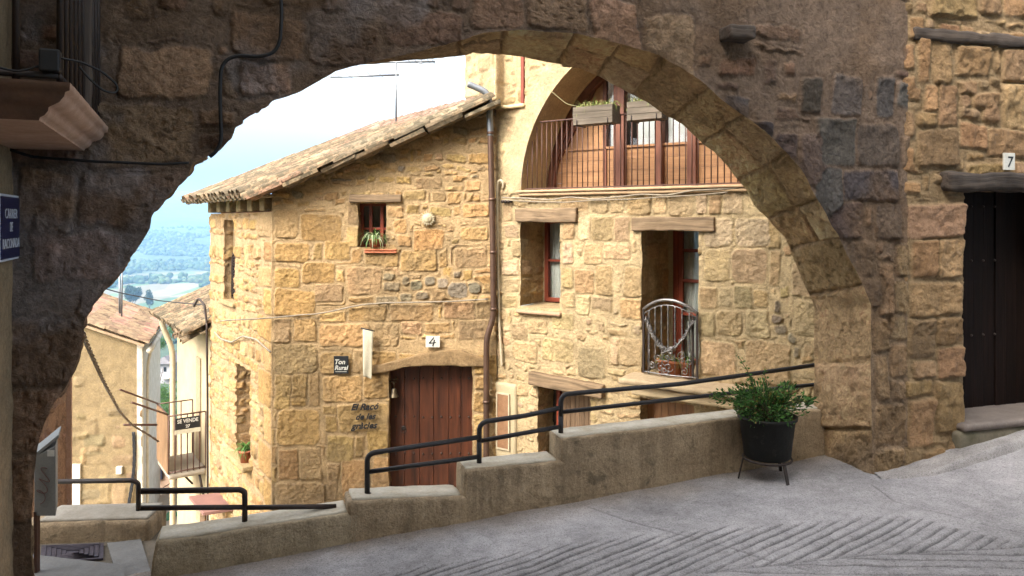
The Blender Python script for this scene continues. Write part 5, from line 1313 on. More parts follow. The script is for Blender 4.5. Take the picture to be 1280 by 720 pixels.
while zz < ZS+.44:
    bd.box(PQ.pt((ul_+ur_)/2, zz+bh/2, -.01), [PQ.D, Z3, PQ.N], (ur_-ul_, bh-.003, .03)); zz += bh
bd.box(PQ.pt((ul_+ur_)/2, zz+.015, .005), [PQ.D, Z3, PQ.N], (ur_-ul_, .03, .05)); bd.build('low_boarding', M['ply'], h2, .002)
# orange board filling the left bay, glazing in the others
def clip_arch(u, r=AR-.1): 
    q = r*r-(u-AC)**2; return ZS+1.03*math.sqrt(max(q, 0))
us2 = np.linspace(AC-AR+.13, Q_(757), 24); zl = zz+.03
pts = [PQ.pt(u, zl, -.02) for u in us2 if clip_arch(u) > zl]+[PQ.pt(u, clip_arch(u), -.02) for u in us2[::-1] if clip_arch(u) > zl]
mb = MB(); mb.prism(pts, PQ.N*.02); mb.build('left_board', M['ply'], h2)
mb = MB(); mb.box(PQ.pt(Q_(757), 1.2, .0), [Z3, PQ.D, PQ.N], (1.7, .05, .06)); a0, a1 = PQ.at(700, 200), PQ.at(757, 105)
p, q = PQ.pt(a0[0]-.02, a0[1]+.02, .01), PQ.pt(a1[0], a1[1]+.25, .01); mb.box((p+q)/2, [nrm(q-p), PQ.N, nrm(np.cross(q-p, PQ.N))], (np.linalg.norm(q-p), .05, .09)); mb.build('brace', M['frame_brown'], h2)
for k, (a, b) in enumerate(((Q_(759), pu[0][0]), (pu[0][1], pu[1][0]), (pu[1][1], pu[2][0]), (pu[2][1], ur_-.1))):
    mb = MB(); mb.box(PQ.pt((a+b)/2, (zl+ZS+1.75)/2, -.01), [PQ.D, Z3, PQ.N], (b-a+.02, ZS+1.75-zl, .006)); gp = mb.build('glass_pane', M['glass'], h2)
    mb = MB(); z0 = zl+(.0 if k != 1 else .0)
    mb.box(PQ.pt((a+b)/2+(.05 if k == 1 else 0), (z0+ZS+1.75)/2, -.09), [PQ.D, Z3, PQ.N], (b-a-(.12 if k == 1 else .02), ZS+1.75-z0, .006)); mb.build('blind', M['blind'], gp)
mb = MB(); mb.box(PQ.pt(AC, 1.5, -.5), [PQ.D, Z3, PQ.N], (3.9, 2.6, .03)); mb.build('dark_backing', M['interior'], h2)
# window corner at the upper left: red frame, sill
mb = MB(); mb.box(P2.pt(wr[2]-.03, wr[1]+.4, -.05), [Z3, P2.D, P2.N], (.9, .045, .10)); mb.build('corner_window_frame', M['frame_red'], h2)
mb = MB(); rough_box(mb, P2.pt(-.02, wr[1]-.055, -.15), [P2.D, P2.N, Z3], (wr[2]+.05, .2, .05), res=.02, rnd=.01, amp=.004, C=(.55, .41, .22)); mb.build('corner_window_sill', M['stone_trim'], h2)
# left flank of this house above the neighbour's roof
PFk = Plane((-.238, 10.05), (-.45, .89), (-1, -.3)); ff = Field(-.1, -.5, 1.4, 3.2, .012, (.44, .34, .19), 90); ff.add(rand_stones(-.1, -.5, 1.4, 3.2, (.2, .4), (1, 2), .03, 3), PALE, 1).finish(.012, .02, .014)
wall_mesh('flank_wall', PFk, ff, (0, .0, 1.0, 3.0), [], .025, M['stone'], h2, None, ('u0',))
# window in the deep reveal and the french window behind the gate
def deep(rc, dep, px0): 
    PZ = Plane(P2.o-P2.n*dep, P2.d, P2.n); return PZ
PW = deep(w2, .60, 682); ua = PW.at(682, 330)[0]; 
joinery_window(h2, PW, (ua, w2[1]+.02, ua+.42, w2[3]+.02), .0, M['frame_red'], (), (.5,), .055)
mb = MB(); mb.box(PW.pt(ua-.09, (w2[1]+w2[3])/2, .005), [PW.D, Z3, PW.N], (.18, w2[3]-w2[1]+.1, .03)); mb.box(PW.pt(ua+.55, (w2[1]+w2[3])/2, -.06), [PW.D, Z3, PW.N], (.4, w2[3]-w2[1]+.1, .03)); mb.build('window_surround', M['cream'], h2)
a = P2.rect(643, 384, 696, 398, .02); mb = MB(); rough(mb, lambda x, b, c: P2.pt(0, 0)[None]+np.outer(w2[0]-.03+x*(w2[2]-w2[0]+.06), P2.D)+np.outer(-.6+b*.66, P2.N)+np.outer(w2[1]-.055+c*.05-b*.03, Z3), (.75, .66, .05), res=.025, rnd=.012, amp=.006)
mb.build('window_sill', mat_plain('reddish_sill', (.40, .25, .15), (.30, .18, .105), .85, scale=9., bs=.3), h2)
PDd = deep(dd2, .84, 843); ua = PDd.at(842.5, 380)[0]
joinery_window(h2, PDd, (ua, dd2[1], ua+.62, dd2[3]+.05), .0, M['frame_red'], (.16,), (.36, .60, .82), .07, 'french_window')
mb = MB(); mb.box(PDd.pt(ua-.08, (dd2[1]+dd2[3])/2, .01), [PDd.D, Z3, PDd.N], (.15, dd2[3]-dd2[1]+.1, .03)); mb.box(PDd.pt(ua+.8, (dd2[1]+dd2[3])/2, -.08), [PDd.D, Z3, PDd.N], (.5, dd2[3]-dd2[1]+.1, .03)); mb.build('door_surround', M['cream'], h2)
mb = MB(); mb.box(P2.pt(2.3, -2., -1.1), [P2.D, Z3, P2.N], (4.4, 4.6, .03)); mb.build('lower_backing', M['interior'], h2)
# beams
def beam(px, dz, name, off=.04, dep=.3, mat='beam', seed=0, tilt=0., outp=.0):
    x0, y0, x1, y1 = px; a = P2.at(x0, (y0+y1)/2, off); b = P2.at(x1, (y0+y1)/2, off)
    zt_ = P2.at((x0+x1)/2, y0, off)[1]; zb_ = P2.at((x0+x1)/2, y1, off)[1]
    mb = MB(); rough(mb, lambda x, bb, c: P2.pt(0, 0)[None]+np.outer(a[0]+x*(b[0]-a[0]), P2.D)+np.outer(off-dep+bb*(dep+outp*(c)), P2.N)+np.outer(zb_+tilt*(x-.5)+c*(zt_-zb_), Z3), (b[0]-a[0], dep, zt_-zb_), res=.016, rnd=.012, amp=.010, freq=9, seed=seed, amp2=.012, freq2=2.5)
    return mb.build(name, M[mat], h2)
beam((643, 260, 719.5, 277.5), 0, 'window_lintel', .05, .5, seed=1); beam((789, 271.5, 892, 289), 0, 'door_lintel', .045, .6, seed=2)
beam((660, 474, 752, 490), 0, 'cellar_lintel', .10, .4, seed=3, tilt=-.05)
# ledge slab below the gate and the light beam under it
zl2 = dd2[1]; ul2 = P2.at(773, 474, .40)[0]; mb = MB()
rough_box(mb, P2.pt(ul2, zl2-.075, -.84), [P2.D, P2.N, Z3], (1.45, 1.24, .07), res=.03, rnd=.01, amp=.008, freq=7); mb.build('gate_ledge', mat_plain('worn_ledge_stone', (.44, .33, .20), (.32, .23, .13), .9, scale=12., bs=.5), h2)
mb = MB(); rough_box(mb, P2.pt(ul2+.12, zl2-.20, -.1), [P2.D, P2.N, Z3], (1.2, .42, .10), res=.03, rnd=.012, amp=.006); mb.build('ledge_beam', mat_wood('pale_beam', (.40, .29, .16), (.58, .45, .27), .8, 1., .4), h2)
sh = MB(); u = lo2[0]
R_ = np.random.RandomState(3); us0 = P2.at(703, 510, -.3)[0]
sh.box(P2.pt(us0-.03, (lo2[3]-4.4)/2, -.27), [Z3, P2.D, P2.N], (lo2[3]+4.4, .05, .06)); sf = sh.build('cellar_frame', M['frame_red'], h2)
sh = MB(); u = us0
while u < lo2[2]+.3: sh.box(P2.pt(u+.035, (lo2[3]-4.4)/2, -.30+.004*R_.rand()), [Z3, P2.D, P2.N], (lo2[3]+4.4, .062, .03)); u += .067
sh.build('cellar_shutter', M['plank_brown'], h2)
sh = MB(); u = lo3[0]-.1
while u < lo3[2]+.1: sh.box(P2.pt(u+.045, (lo3[3]-4.4)/2, -.24), [Z3, P2.D, P2.N], (lo3[3]+4.4, .085, .03)); u += .09
sh.build('lower_door', M['ply'], h2)
# meter cupboard with plaster surround, cream pipe
a = P2.rect(618, 478, 646, 610, .015); mb = MB(); rough_box(mb, P2.pt(a[0]+.0, -4.3, -.05), [P2.D, P2.N, Z3], (a[2]-a[0], .085, a[3]+4.3), res=.035, rnd=.03, amp=.012, freq=5, C=None); mb.build('plaster_patch', M['cream'], h2)
a = P2.rect(622.5, 493, 636, 560, .04); mb = MB(); mb.box(P2.pt((a[0]+a[2])/2, (a[1]+a[3])/2, .045), [P2.D, Z3, P2.N], (a[2]-a[0], a[3]-a[1], .02)); mc = mb.build('meter_cupboard', mat_plain('brown_hatch', (.24, .125, .06), (.17, .085, .04), .6), h2, .003)
mb = MB()
for (x0, z0, x1, z1) in ((a[0]-.02, a[1]-.02, a[0], a[3]+.02), (a[2], a[1]-.02, a[2]+.02, a[3]+.02), (a[0], a[3], a[2], a[3]+.02), (a[0], a[1]-.02, a[2], a[1])): mb.box(P2.pt((x0+x1)/2, (z0+z1)/2, .045), [P2.D, Z3, P2.N], (x1-x0, z1-z0, .03))
mb.build('hatch_frame', M['stone_trim'] if False else M['cream_pipe'], mc)
T2 = lambda x, y, o=.05: P2.pt(*P2.at(x, y, o), o)
mb = MB(); mb.tube(smooth(resample([T2(629, 236, .02), T2(629.5, 228), T2(626, 224), T2(622.5, 227), T2(621.5, 236), T2(622, 300), T2(624, 400), T2(627.5, 458)], 120), 4), .017, 10); mb.build('cream_pipe', M['cream_pipe'], h2)
cable('ledge_cable', P2, [(628, 247), (660, 248), (690, 250), (712, 246), (740, 249), (775, 246), (800, 243), (835, 244), (865, 238), (905, 236), (940, 233)], .010, M['cable_grey'], 'weathered cable strung just under the loggia ledge', .05, 90)
cable('ledge_cable', P2, [(628, 250), (665, 252), (705, 253), (745, 250), (790, 249), (830, 246), (870, 244), (910, 240)], .007, M['cable_grey'], 'thinner lower cable sagging under the loggia ledge', .06, 90)
t = thing('wall_insulators', 'row of small black cable insulators by the drainpipe corner', 'insulators', T2(634, 251)); mb = MB()
for x in (630, 634, 638): mb.lathe(T2(x, 252, .03), [(0, .05), (.018, .045), (.022, .02), (.012, .0), (.02, -.02), (0, -.022)], 10, ax=[P2.D, Z3, P2.N])
mb.build('insulator_row', M['iron'], t)
# planter boxes on the railing
def planter(px, label, seed, grass=True):
    x0, x1, y0, y1 = px; a = P2.at(x0, (y0+y1)/2, .08)[0]; b = P2.at(x1, (y0+y1)/2, .08)[0]; zt_ = ztop+.10; hb = .22
    c = P2.pt((a+b)/2, zt_-hb, .10); t = thing('planter_box', label, 'planter', c, 'planter boxes on the loggia railing'); ax = [P2.D, P2.N, Z3]
    mb = MB()
    for k in range(3): mb.box(P2.pt((a+b)/2, zt_-hb+.037+k*.073, .19), ax, (b-a, .018, .07), None, .002); mb.box(P2.pt((a+b)/2, zt_-hb+.037+k*.073, -.0), ax, (b-a, .018, .07))
    for x in (a+.009, b-.009): mb.box(P2.pt(x, zt_-hb/2, .095), ax, (.018, .17, hb))
    mb.box(P2.pt((a+b)/2, zt_-hb+.01, .095), ax, (b-a-.04, .17, .02)); mb.build('box', M['planter_wood'], t, .002)
    mb = MB(); mb.box(P2.pt((a+b)/2, zt_-.03, .095), ax, (b-a-.04, .165, .02)); mb.build('soil', M['interior'], t)
    for x in (a+.06, b-.06):
        mb = MB(); mb.tube([P2.pt(x, ztop+.01, -.09), P2.pt(x, ztop+.03, -.03), P2.pt(x, zt_-hb-.012, .0), P2.pt(x, zt_-hb-.012, .205), P2.pt(x, zt_-hb+.06, .208)], .006, 6); mb.build('hook', M['iron'], t)
    if grass:
        mb = MB(); R_ = np.random.RandomState(seed)
        for k in range(9): blades(mb, P2.pt(a+.06+(b-a-.12)*k/8, zt_-.02, .09), 26, .22, [(.22, .26, .07), (.30, .32, .11), (.14, .2, .05), (.38, .34, .15)], seed+k, .8, 1.1, .005)
        mb.build('grass_tuft', M['leaf'], t)
        if seed == 1:
            mb = MB(); mb.tube(smooth(resample([P2.pt(a+.1, zt_, .09), P2.pt(a-.12, zt_+.06, .15), P2.pt(a-.32, zt_+.24, .2)], 16), 2), .004, 5, (.36, .33, .17)); mb.build('dry_stalk', M['leaf'], t)
planter((722, 771, 128, 152), 'silvered wooden planter box full of grass, at the left of the loggia railing', 1)
planter((789, 832, 120, 146), 'silvered wooden planter box on the loggia railing, half hidden by the arch', 20, True)
# wrought iron gate
G0, G1 = P2.at(804.5, 430, .05)[0], P2.at(871.5, 430, .05)[0]; gz0 = dd2[1]+.01; gm = (G0+G1)/2; gw = G1-G0
gz = lambda u: gz0+.745+.135*(1-((u-gm)/(gw/2))**2)
g_ = MB(); 
arcs = [P2.pt(u, gz(u), .05+.05*(1-((u-gm)/(gw/2))**2)) for u in np.linspace(G0, G1, 30)]
bow = lambda u: .05+.05*(1-((u-gm)/(gw/2))**2)
g_.tube(arcs, .019, 10); gt = g_.build('gate_top', M['silver'], h2)
g_ = MB(); g_.tube([P2.pt(u, gz(u)-.06, bow(u)) for u in np.linspace(G0, G1, 30)], .007, 6); g_.tube([P2.pt(u, gz0+.02, bow(u)) for u in np.linspace(G0, G1, 30)], .008, 6)
for k in range(1, 8):
    u = G0+gw*k/8; L = np.linspace(gz0+.3, gz(u)-.06, 30)
    g_.tube([P2.pt(u, z, bow(u)) for z in L], [.0065+.0045*math.sin((z-gz0)*34)**2 for z in L], 6)
    g_.tube([P2.pt(u, z, bow(u)) for z in np.linspace(gz0+.02, gz0+.3, 4)], .004, 5)
R_ = np.random.RandomState(2)
for k in range(14):
    cu = G0+gw*(.08+.84*R_.rand()); cz = gz0+.06+.24*R_.rand(); r0 = R_.uniform(.03, .06); s_ = R_.choice([-1, 1]); ph = R_.uniform(0, 6)
    g_.tube([P2.pt(cu+s_*r0*(1-t*.12)*math.cos(t*1.15+ph), cz+r0*(1-t*.12)*math.sin(t*1.15+ph), bow(cu)+.004) for t in np.linspace(0, 7, 26)], .0048, 5)
gs = g_.build('gate_bars', M['silver'], h2)
g_ = MB()
for u, o_, zc_, l_ in ((G0, .05, .38, .76), (G1, .05, .38, .76), (G0+.07, bow(G0+.07)-.01, .36, .72), (G1-.05, bow(G1-.05)-.01, .36, .72)):
    g_ = MB(); g_.box(P2.pt(u, gz0+zc_, o_), [Z3, P2.D, P2.N], (l_, .022, .022)); g_.build('gate_post', M['iron'], h2)
ga = thing('garland', 'silvery metal garland swagged across the wrought iron gate', 'garland', P2.pt(gm, gz0+.3, .1))
mb = MB(); R_ = np.random.RandomState(6)
for i in range(5):
    L = []
    for k in range(60):
        t = k/59; u = G0+.05+t*(gw-.09); z = gz0+.31+.34*(2*abs(t-.5))**1.7; w = .022
        L.append(P2.pt(u+w*math.cos(k*1.7+i), z+w*math.sin(k*1.7+i*1.3), bow(u)+.03+w*math.sin(k*1.1+i*2)))
    mb.tube(L, .006, 5)
for s_ in (-1, 1):
    mb.tube([P2.pt(gm+s_*.05*math.sin(t)*1.3, gz0+.31+.035*math.sin(2*t), .13) for t in np.linspace(0, math.pi, 20)], .012, 6)
mb.build('swag', M['silver'], ga)
# flower pots behind the gate
FL = [(.09, .16, .04), (.14, .2, .06), (.3, .27, .07), (.06, .11, .03)]
for k, (fu, lab) in enumerate(((.34, 'terracotta pot with yellow-green leaves behind the gate, leftmost of the row'), (.55, 'terracotta pot with short green plant behind the middle of the gate'), (.78, 'terracotta pot with tall green leaves behind the right side of the gate'))):
    c = P2.pt(G0+gw*fu, gz0-.008, -.03); t = thing('flower_pot', lab, 'flower pot', c, 'flower pots behind the gate')
    mb = MB(); mb.lathe(c, [(0, 0), (.058, 0), (.08, .15), (.088, .15), (.088, .18), (.078, .18), (.07, .14), (0, .14)], 22); mb.build('pot', M['terracotta'], t)
    blades(MB(), c+Z3*.16, 55, (.16, .13, .26)[k], FL[:3] if k != 2 else FL[:2], 30+k, .8, 1.25, .008).build('foliage', M['leaf'], t)
# ================================================================ houses down the lane
yh = thing('yellow_house', 'ochre rendered house with a red tiled roof below the arch', 'house', P3(178, 640, 15))
Y0 = 15.0; Pf = Plane((P3(178, 400, Y0)[0], Y0), (-1, .0), (0, -1)); Pr = Plane((P3(178, 400, Y0)[0], Y0), (-.352, .936), (1, .3))
fy = Field(-.2, -7.2, 4.6, -1., .014, (.20, .142, .072), 101)
R_ = np.random.RandomState(3); sp = [Pf.rect(*r) for r in [(92,470,106,484),(95,516,108,524),(108,522,122,545),(95,540,112,550),(110,556,124,566),(122,594,140,630),(100,560,108,580),(140,600,160,640),(126,604,138,622)]]
fy.add(sp, [(.24, .165, .08), (.20, .14, .07)], 2, 1.3, (.3, .7), (.5, 1.4), .15)
fy.add(rand_stones(-.2, -7., 4.6, -4., (.2, .4), (1, 2), .1, 5, .2, .35), [(.185, .132, .07), (.165, .118, .062)], 4, 1.5, (.4, .7), (.2, .6))
fy.finish(.03, .05, .02, 9., .0)
wall_mesh('front_wall', Pf, fy, (0, -7., 4.2, -1.2), [], .03, M['plaster_yellow'], yh, lambda U, V: V < -2.44+.32*U)
mb = MB(); mb.box(Pr.pt(2.0, -4.75, -.05), [Pr.D, Pr.N, Z3], (4.0, .1, 4.5)); mb.build('white_side_wall', M['white_render'], yh)
dv_ = nrm([1, 0, -.33]); ac_ = nrm([-.352, .936, 0]); tp_ = np.array([P3(178, 400, Y0)[0]-4.2, Y0-.12, -2.44+.32*4.2+.04])
mb = MB(); tiled(mb, tp_, dv_, ac_, 4.55, 4.3, [(.17, .115, .072), (.19, .13, .08), (.15, .098, .06), (.17, .105, .068)], .2, .45, .36, 8, .09, lambda i, j: 3 < i < 19 and 3 < j and (i*7+j*3) % 7 < 5)
mb.box(tp_+dv_*2.27+ac_*2.1-np.array([0, 0, .04]), [dv_, ac_, nrm(np.cross(dv_, ac_))], (4.5, 4.2, .05), (.3, .2, .12)); mb.build('roof', M['tile_red'], yh)
mb = MB(); ge = [Pr.pt(-.1, -2.62, .14), Pr.pt(4.2, -2.62, .14)]; mb.tube(ge, .06, 10); mb.tube(smooth(resample([Pr.pt(.35, -2.62, .14), Pr.pt(.35, -2.78, .1), Pr.pt(.35, -2.95, .06), Pr.pt(.35, -7, .06)], 40), 3), .03, 10); mb.build('gutter', M['white_render'], yh)
mb = MB(); a = Pf.rect(91, 580, 101, 645, .02); mb.box(Pf.pt((a[0]+a[2])/2, (a[1]+a[3])/2, .02), [Pf.D, Z3, Pf.N], (a[2]-a[0], a[3]-a[1], .06)); mb.build('door_jamb', M['white_render'], yh)
mb = MB(); a = Pf.rect(146, 583, 153, 592, .04); mb.box(Pf.pt((a[0]+a[2])/2, (a[1]+a[3])/2, .04), [Pf.D, Z3, Pf.N], (a[2]-a[0], a[3]-a[1], .08)); mb.build('meter_box', M['white_tile'], yh, .008)
FF = lambda x, y, o=.06: Pf.pt(*Pf.at(x, y, o), o)
mb = MB()
for i in range(3): mb.tube([FF(x+1.2*math.sin(k*.6+i*2), y, .06) for k, (x, y) in enumerate(zip(np.linspace(167, 161, 50)+3*np.sin(np.linspace(0, 4, 50)), np.linspace(540, 645, 50)))], .018, 5)
o = mb.build('cable_bundle', M['cable'], origin=FF(165, 640)); tag(o, 'dark bundle of cables running down the ochre house front', 'cable')
t = thing('aerial', 'thin aerial mast with a small crossbar on the red tiled roof', 'aerial', P3(152, 392, 16.4)); A_ = lambda x, y: P3(x, y, 16.4)
mb = MB(); mb.tube([A_(152, 396), A_(153, 320)], .018, 6); mb.tube([A_(149.5, 392), A_(149.5, 345)], .02, 6); mb.build('mast', M['zinc'], t)
mb = MB(); mb.tube([A_(152, 325), A_(162, 319)], .014, 5); mb.tube([A_(155, 329), A_(164, 318)], .010, 5); mb.tube([A_(152, 333), A_(158, 327)], .010, 5); mb.build('crossbar', M['zinc'], t)
# twisted line from the arch to the balcony and a thin wire over the valley
def free_cable(name, pts, r, mat, label, twist=0., n=70):
    Q = smooth(resample(pts, n), 8); mb = MB()
    if twist:
        for ph in (0, math.pi):
            mb.tube([q+np.array([math.cos(k*1.1+ph), math.sin(k*1.1+ph)*.3, math.sin(k*1.1+ph)*.4])*twist for k, q in enumerate(Q)], r, 6)
    else: mb.tube(Q, r, 6)
    o = mb.build(name, mat, origin=Q[0]); tag(o, label, 'cable')
free_cable('twisted_cable', [P3(98, 405, 5.0), P3(112, 438, 6.4), P3(130, 478, 8.4), P3(150, 515, 10.6), P3(166, 532, 11.9), P3(190, 546, 12.6), P3(198, 552, 12.9)], .012, mat_plain('dark_brown_rope', (.10, .07, .045)), 'dark twisted cable slanting from the left pier to the balcony', .012, 110)
free_cable('thin_wire', [P3(100, 352, 14), P3(150, 366, 14.3), P3(200, 376, 14.4), P3(262, 382, 14.0)], .012, M['cable'], 'thin black wire strung across the valley view', 0)
# brown rough wall with beige post behind the metal box
bw = thing('brown_house', 'brown rough rendered house corner with a beige pipe beyond the left pier', 'house', P3(70, 640, 8))
a = P3(20, 500, 6.4); b = P3(84, 500, 8.2); dd = nrm([b[0]-a[0], b[1]-a[1], 0]); Pb = Plane((a[0], a[1]), (dd[0], dd[1]), (1, -1)); Lb = math.hypot(b[0]-a[0], b[1]-a[1])
fb = Field(-.1, -5.5, Lb+.1, 1., .014, (.30, .185, .12), 111); fb.add(rand_stones(-.1, -5.5, Lb+.1, 1., (.05, .12), (.7, 1.6), .03, 9, .2, .2), [(.33, .21, .14), (.28, .17, .11)], 3, 1.5, (.5, .9), (.6, 1.5)).finish(.022, .02, .015, 25.)
wall_mesh('wall', Pb, fb, (0, -5.4, Lb, .9), [], .02, M['rock_brown'], bw)
mb = MB(); mb.box(Pb.pt(Lb+.02, -2.2, -.02), [Z3, Pb.D, Pb.N], (6.2, .05, .12)); mb.build('corner_post', M['slab_pink'], bw)
# cream house on the line of the lane
ch = thing('cream_house', 'cream rendered house with sagging tile eave and cream gutter pipe', 'house', PS.pt(4.5, -6))
s0, s1_ = 3.46, PS.at(221, 500)[0]
mb = MB(); mb.box(PS.pt((s0+s1_)/2, -4.5, -.16), [PS.D, PS.N, Z3], (s1_-s0, .3, 5.2)); cw = mb.build('wall', M['cream'], ch)
a = (PS.at(251, 500)[0], PS.at(246, 500)[0]); mb = MB(); mb.box(PS.pt((a[0]+a[1])/2, -4.0, -.0), [Z3, PS.D, PS.N], (3.0, a[1]-a[0], .03)); mb.build('slit_shade', mat_plain('shaded_cream', (.30, .225, .13), None, .9), ch)  # flat strip, with the slit's shade put into its darker cream
dn2 = nrm(np.array([PS.N[0], PS.N[1], -.42])); mb = MB(); tiled(mb, PS.pt(s0-.0, -1.86+.42*1.1+.0, -.95), dn2, PS.D, 1.42, s1_-s0+.45, TCOL, .2, .42, .32, 12, .095)
R_ = np.random.RandomState(4)
for k in range(9): half_tile(mb, PS.pt(s0+.12+.11*k, -1.93+R_.uniform(-.05, .03), .12), nrm(np.array([PS.N[0], PS.N[1], -.3])+R_.normal(0, .12, 3)), Z3, PS.D, .34, .10, .11, np.array(TCOL[R_.randint(7)])*1.1)
mb.box(PS.pt((s0+s1_)/2+.1, -1.68, -.45), [PS.D, dn2, nrm(np.cross(PS.D, dn2))], (s1_-s0+.4, 1.35, .03), (.3, .22, .13)); mb.build('roof', M['tile'], ch)
mb = MB(); sg_ = s1_+.1; mb.tube(smooth(resample([PS.pt(sg_, -1.98, .28), PS.pt(sg_, -2.1, .27), PS.pt(sg_, -2.35, .18), PS.pt(sg_, -2.6, .06), PS.pt(sg_, -7, .06)], 60), 5), .055, 12); mb.tube([PS.pt(s0+.7, -1.98, .26), PS.pt(sg_+.1, -1.98, .30)], .05, 10); mb.build('gutter_pipe', M['cream_pipe'], ch)
mb = MB(); mb.tube(smooth(resample([PS.pt(3.35, -1.75, .08), PS.pt(3.42, -1.45, .1), PS.pt(3.6, -1.35, .16), PS.pt(3.75, -1.5, .2)], 30), 3), .02, 7); mb.tube(smooth(resample([PS.pt(3.35, -1.75, .08), PS.pt(3.38, -3., .06), PS.pt(3.36, -6., .06)], 40), 2), .018, 7)
o = mb.build('hooked_cable', M['iron'], origin=PS.pt(3.4, -1.8)); tag(o, 'dark cable hooked over the cream house eave and running down its edge', 'cable')
# balcony on the cream house
sA = PS.at(257, 560)[0]; LB = 1.05; OB = .6; fz = -4.42
bf = MB(); rough_box(bf, PS.pt(sA, fz-.05, -.02), [PS.D, PS.N, Z3], (LB, OB+.02, .11), res=.05, rnd=.012, amp=.006); bfo = bf.build('balcony_floor', M['stone_trim'] if False else M['lane'], ch)
mb = MB()
for k in range(7): o_ = OB*k/6; mb.tube([PS.pt(sA, fz+.05, o_), PS.pt(sA, fz+1.04, o_)], .010, 6)
mb.tube([PS.pt(sA, fz+1.05, 0), PS.pt(sA, fz+1.05, OB), PS.pt(sA+LB, fz+1.05, OB)], .014, 6); mb.tube([PS.pt(sA, fz+.08, 0), PS.pt(sA, fz+.08, OB)], .01, 6)
for k in range(4): mb.tube([PS.pt(sA+LB, fz+.05, OB*k/3), PS.pt(sA+LB, fz+1.05, OB*k/3)], .010, 6)
mb.tube([PS.pt(sA+LB, fz+1.05, OB), PS.pt(sA+LB, fz+1.05, 0)], .012, 6); mb.build('balcony_railing', M['rail_brown'], bfo)
mb = MB()
for k in range(8): mb.box(PS.pt(sA+.07+k*.13, fz+.55, OB+.01), [Z3, PS.D, PS.N], (1.0, .122, .015))
mb.build('board_screen', mat_wood('screen_boards', (.13, .07, .032), (.22, .125, .06), .75, .8, .3), bfo)
mb = MB(); mb.tube([PS.pt(sA+.05, fz-.02, .1), PS.pt(sA+.05, fz-.45, .02)], .02, 6); mb.tube([PS.pt(sA+LB-.1, fz-.02, .4), PS.pt(sA+LB-.1, fz-.5, .02)], .02, 6); mb.build('brackets', M['iron'], bfo)
rd = thing('drying_rods', 'pair of thin rods sticking out from the balcony screen', 'drying rods', PS.pt(sA+.5, fz+1.05, OB)); mb = MB()
p1 = PS.pt(sA+LB, fz+1.06, OB); mb.tube([p1, P3(150, 487, 12.6)], .017, 6); mb.tube([PS.pt(sA+.1, fz+1.06, OB), P3(165, 503, 12.0)], .017, 6); mb.tube([P3(155, 531, 12.3), P3(196, 531, 12.9)], .02, 6); mb.build('rods', M['rail_brown'], rd)
sv = thing('sale_sign', 'black SE VENDE sign board with white letters on the balcony railing', 'sign', PS.pt(sA-.02, fz+.9, .3))
ax_ = [-PS.N, Z3, -PS.D]; ctr = PS.pt(sA-.03, fz+.90, OB*.5)
mb = MB(); mb.box(ctr, ax_, (.40, .20, .012)); mb.build('board', M['sign_black'], sv)
mb = MB(); add_text(mb, 'SE VENDE', .088, ctr+ax_[2]*.008+Z3*.012, ax_, fit=.34, extrude=.001, offset=.002); add_text(mb, '27', .07, ctr+ax_[2]*.008-Z3*.075, ax_, extrude=.001, offset=.002); mb.build('lettering', M['white_tile'], sv)
mb = MB(); mb.box(ctr-Z3*.14, ax_, (.42, .07, .012)); mb.build('pale_strip', M['cloth'], sv)
# red lean-to roof, pink house, green awning, dark door
lr = thing('lean_to_roof', 'dull red lean-to slab on timber posts beside the cream house', 'lean-to', P3(265, 660, 11.6))
Qz = lambda x, y, z: np.array([(x-CX)/F*(-z*F/(y-HZ)), -z*F/(y-HZ), z])
zq = -4.5; c4 = [Qz(236, 620, zq), Qz(290, 613.5, zq), Qz(297, 634, zq), Qz(254, 641, zq)]
mb = MB(); mb.prism([p-Z3*.05 for p in c4], (0, 0, .05)); mb.build('slab', M['awning_red'], lr, .006)
for p in (c4[3]*.92+c4[0]*.08, c4[2]*.9+c4[3]*.1):
    mb = MB(); mb.box(p+np.array([.0, .05, -.75]), np.eye(3), (.07, .07, 1.4)); mb.build('post', M['plank_brown'], lr)
ph = thing('pink_house', 'pinkish rendered house wall at the bottom of the lane', 'house', P3(205, 700, 19)); p0 = P3(186, 560, 19)
mb = MB(); mb.box((p0[0]+1.0, 19.6, -8.0), np.eye(3), (3.0, 1.2, 5.0)); mb.build('wall', M['pink_render'], ph)
mb = MB(); a = P3(198, 572, 18.97); mb.box(a, np.eye(3), (.2, .05, 1.1)); mb.build('door', mat_plain('blue_black_door', (.03, .035, .06), None, .4), ph)
mb = MB(); mb.tube([P3(193, 596, 18.9), P3(200, 612, 18.9), P3(226, 596, 18.9)], .012, 5); mb.tube([P3(192, 647, 18.9), P3(222, 646, 18.9)], .025, 5); mb.build('pipes', M['rail_brown'], ph)
ga_ = thing('awning', 'small green awning low down at the end of the lane', 'awning', P3(209, 655, 16)); mb = MB(); rough_box(mb, P3(197, 660, 16), np.eye(3), (.42, .5, .17), res=.04, rnd=.04, amp=.004); mb.build('canopy', M['green_paint'], ga_); mb = MB(); mb.tube([P3(198, 660, 16), P3(198, 690, 16)], .02, 6); mb.tube([P3(221, 660, 16), P3(221, 690, 16)], .02, 6); mb.build('posts', M['rail_brown'], ga_)
# lane surface
xs = np.linspace(-12, 4, 60); ys = np.linspace(5.2, 24, 60); X, Y = np.meshgrid(xs, ys); Zl = -4.2-.42*np.clip(-1.2-X, 0, 3)-.22*np.clip(-4.2-X, 0, 20)-.05*(Y-10)+.02*fbm(X*2, Y*2, 3., 3)
o = mesh_obj('lane', np.stack([X, Y, Zl], -1).reshape(-1, 3), grid_faces(60, 60), M['lane'], None, None, None, True); tag(o, 'lower lane dropping between the houses', 'lane', kind='structure')
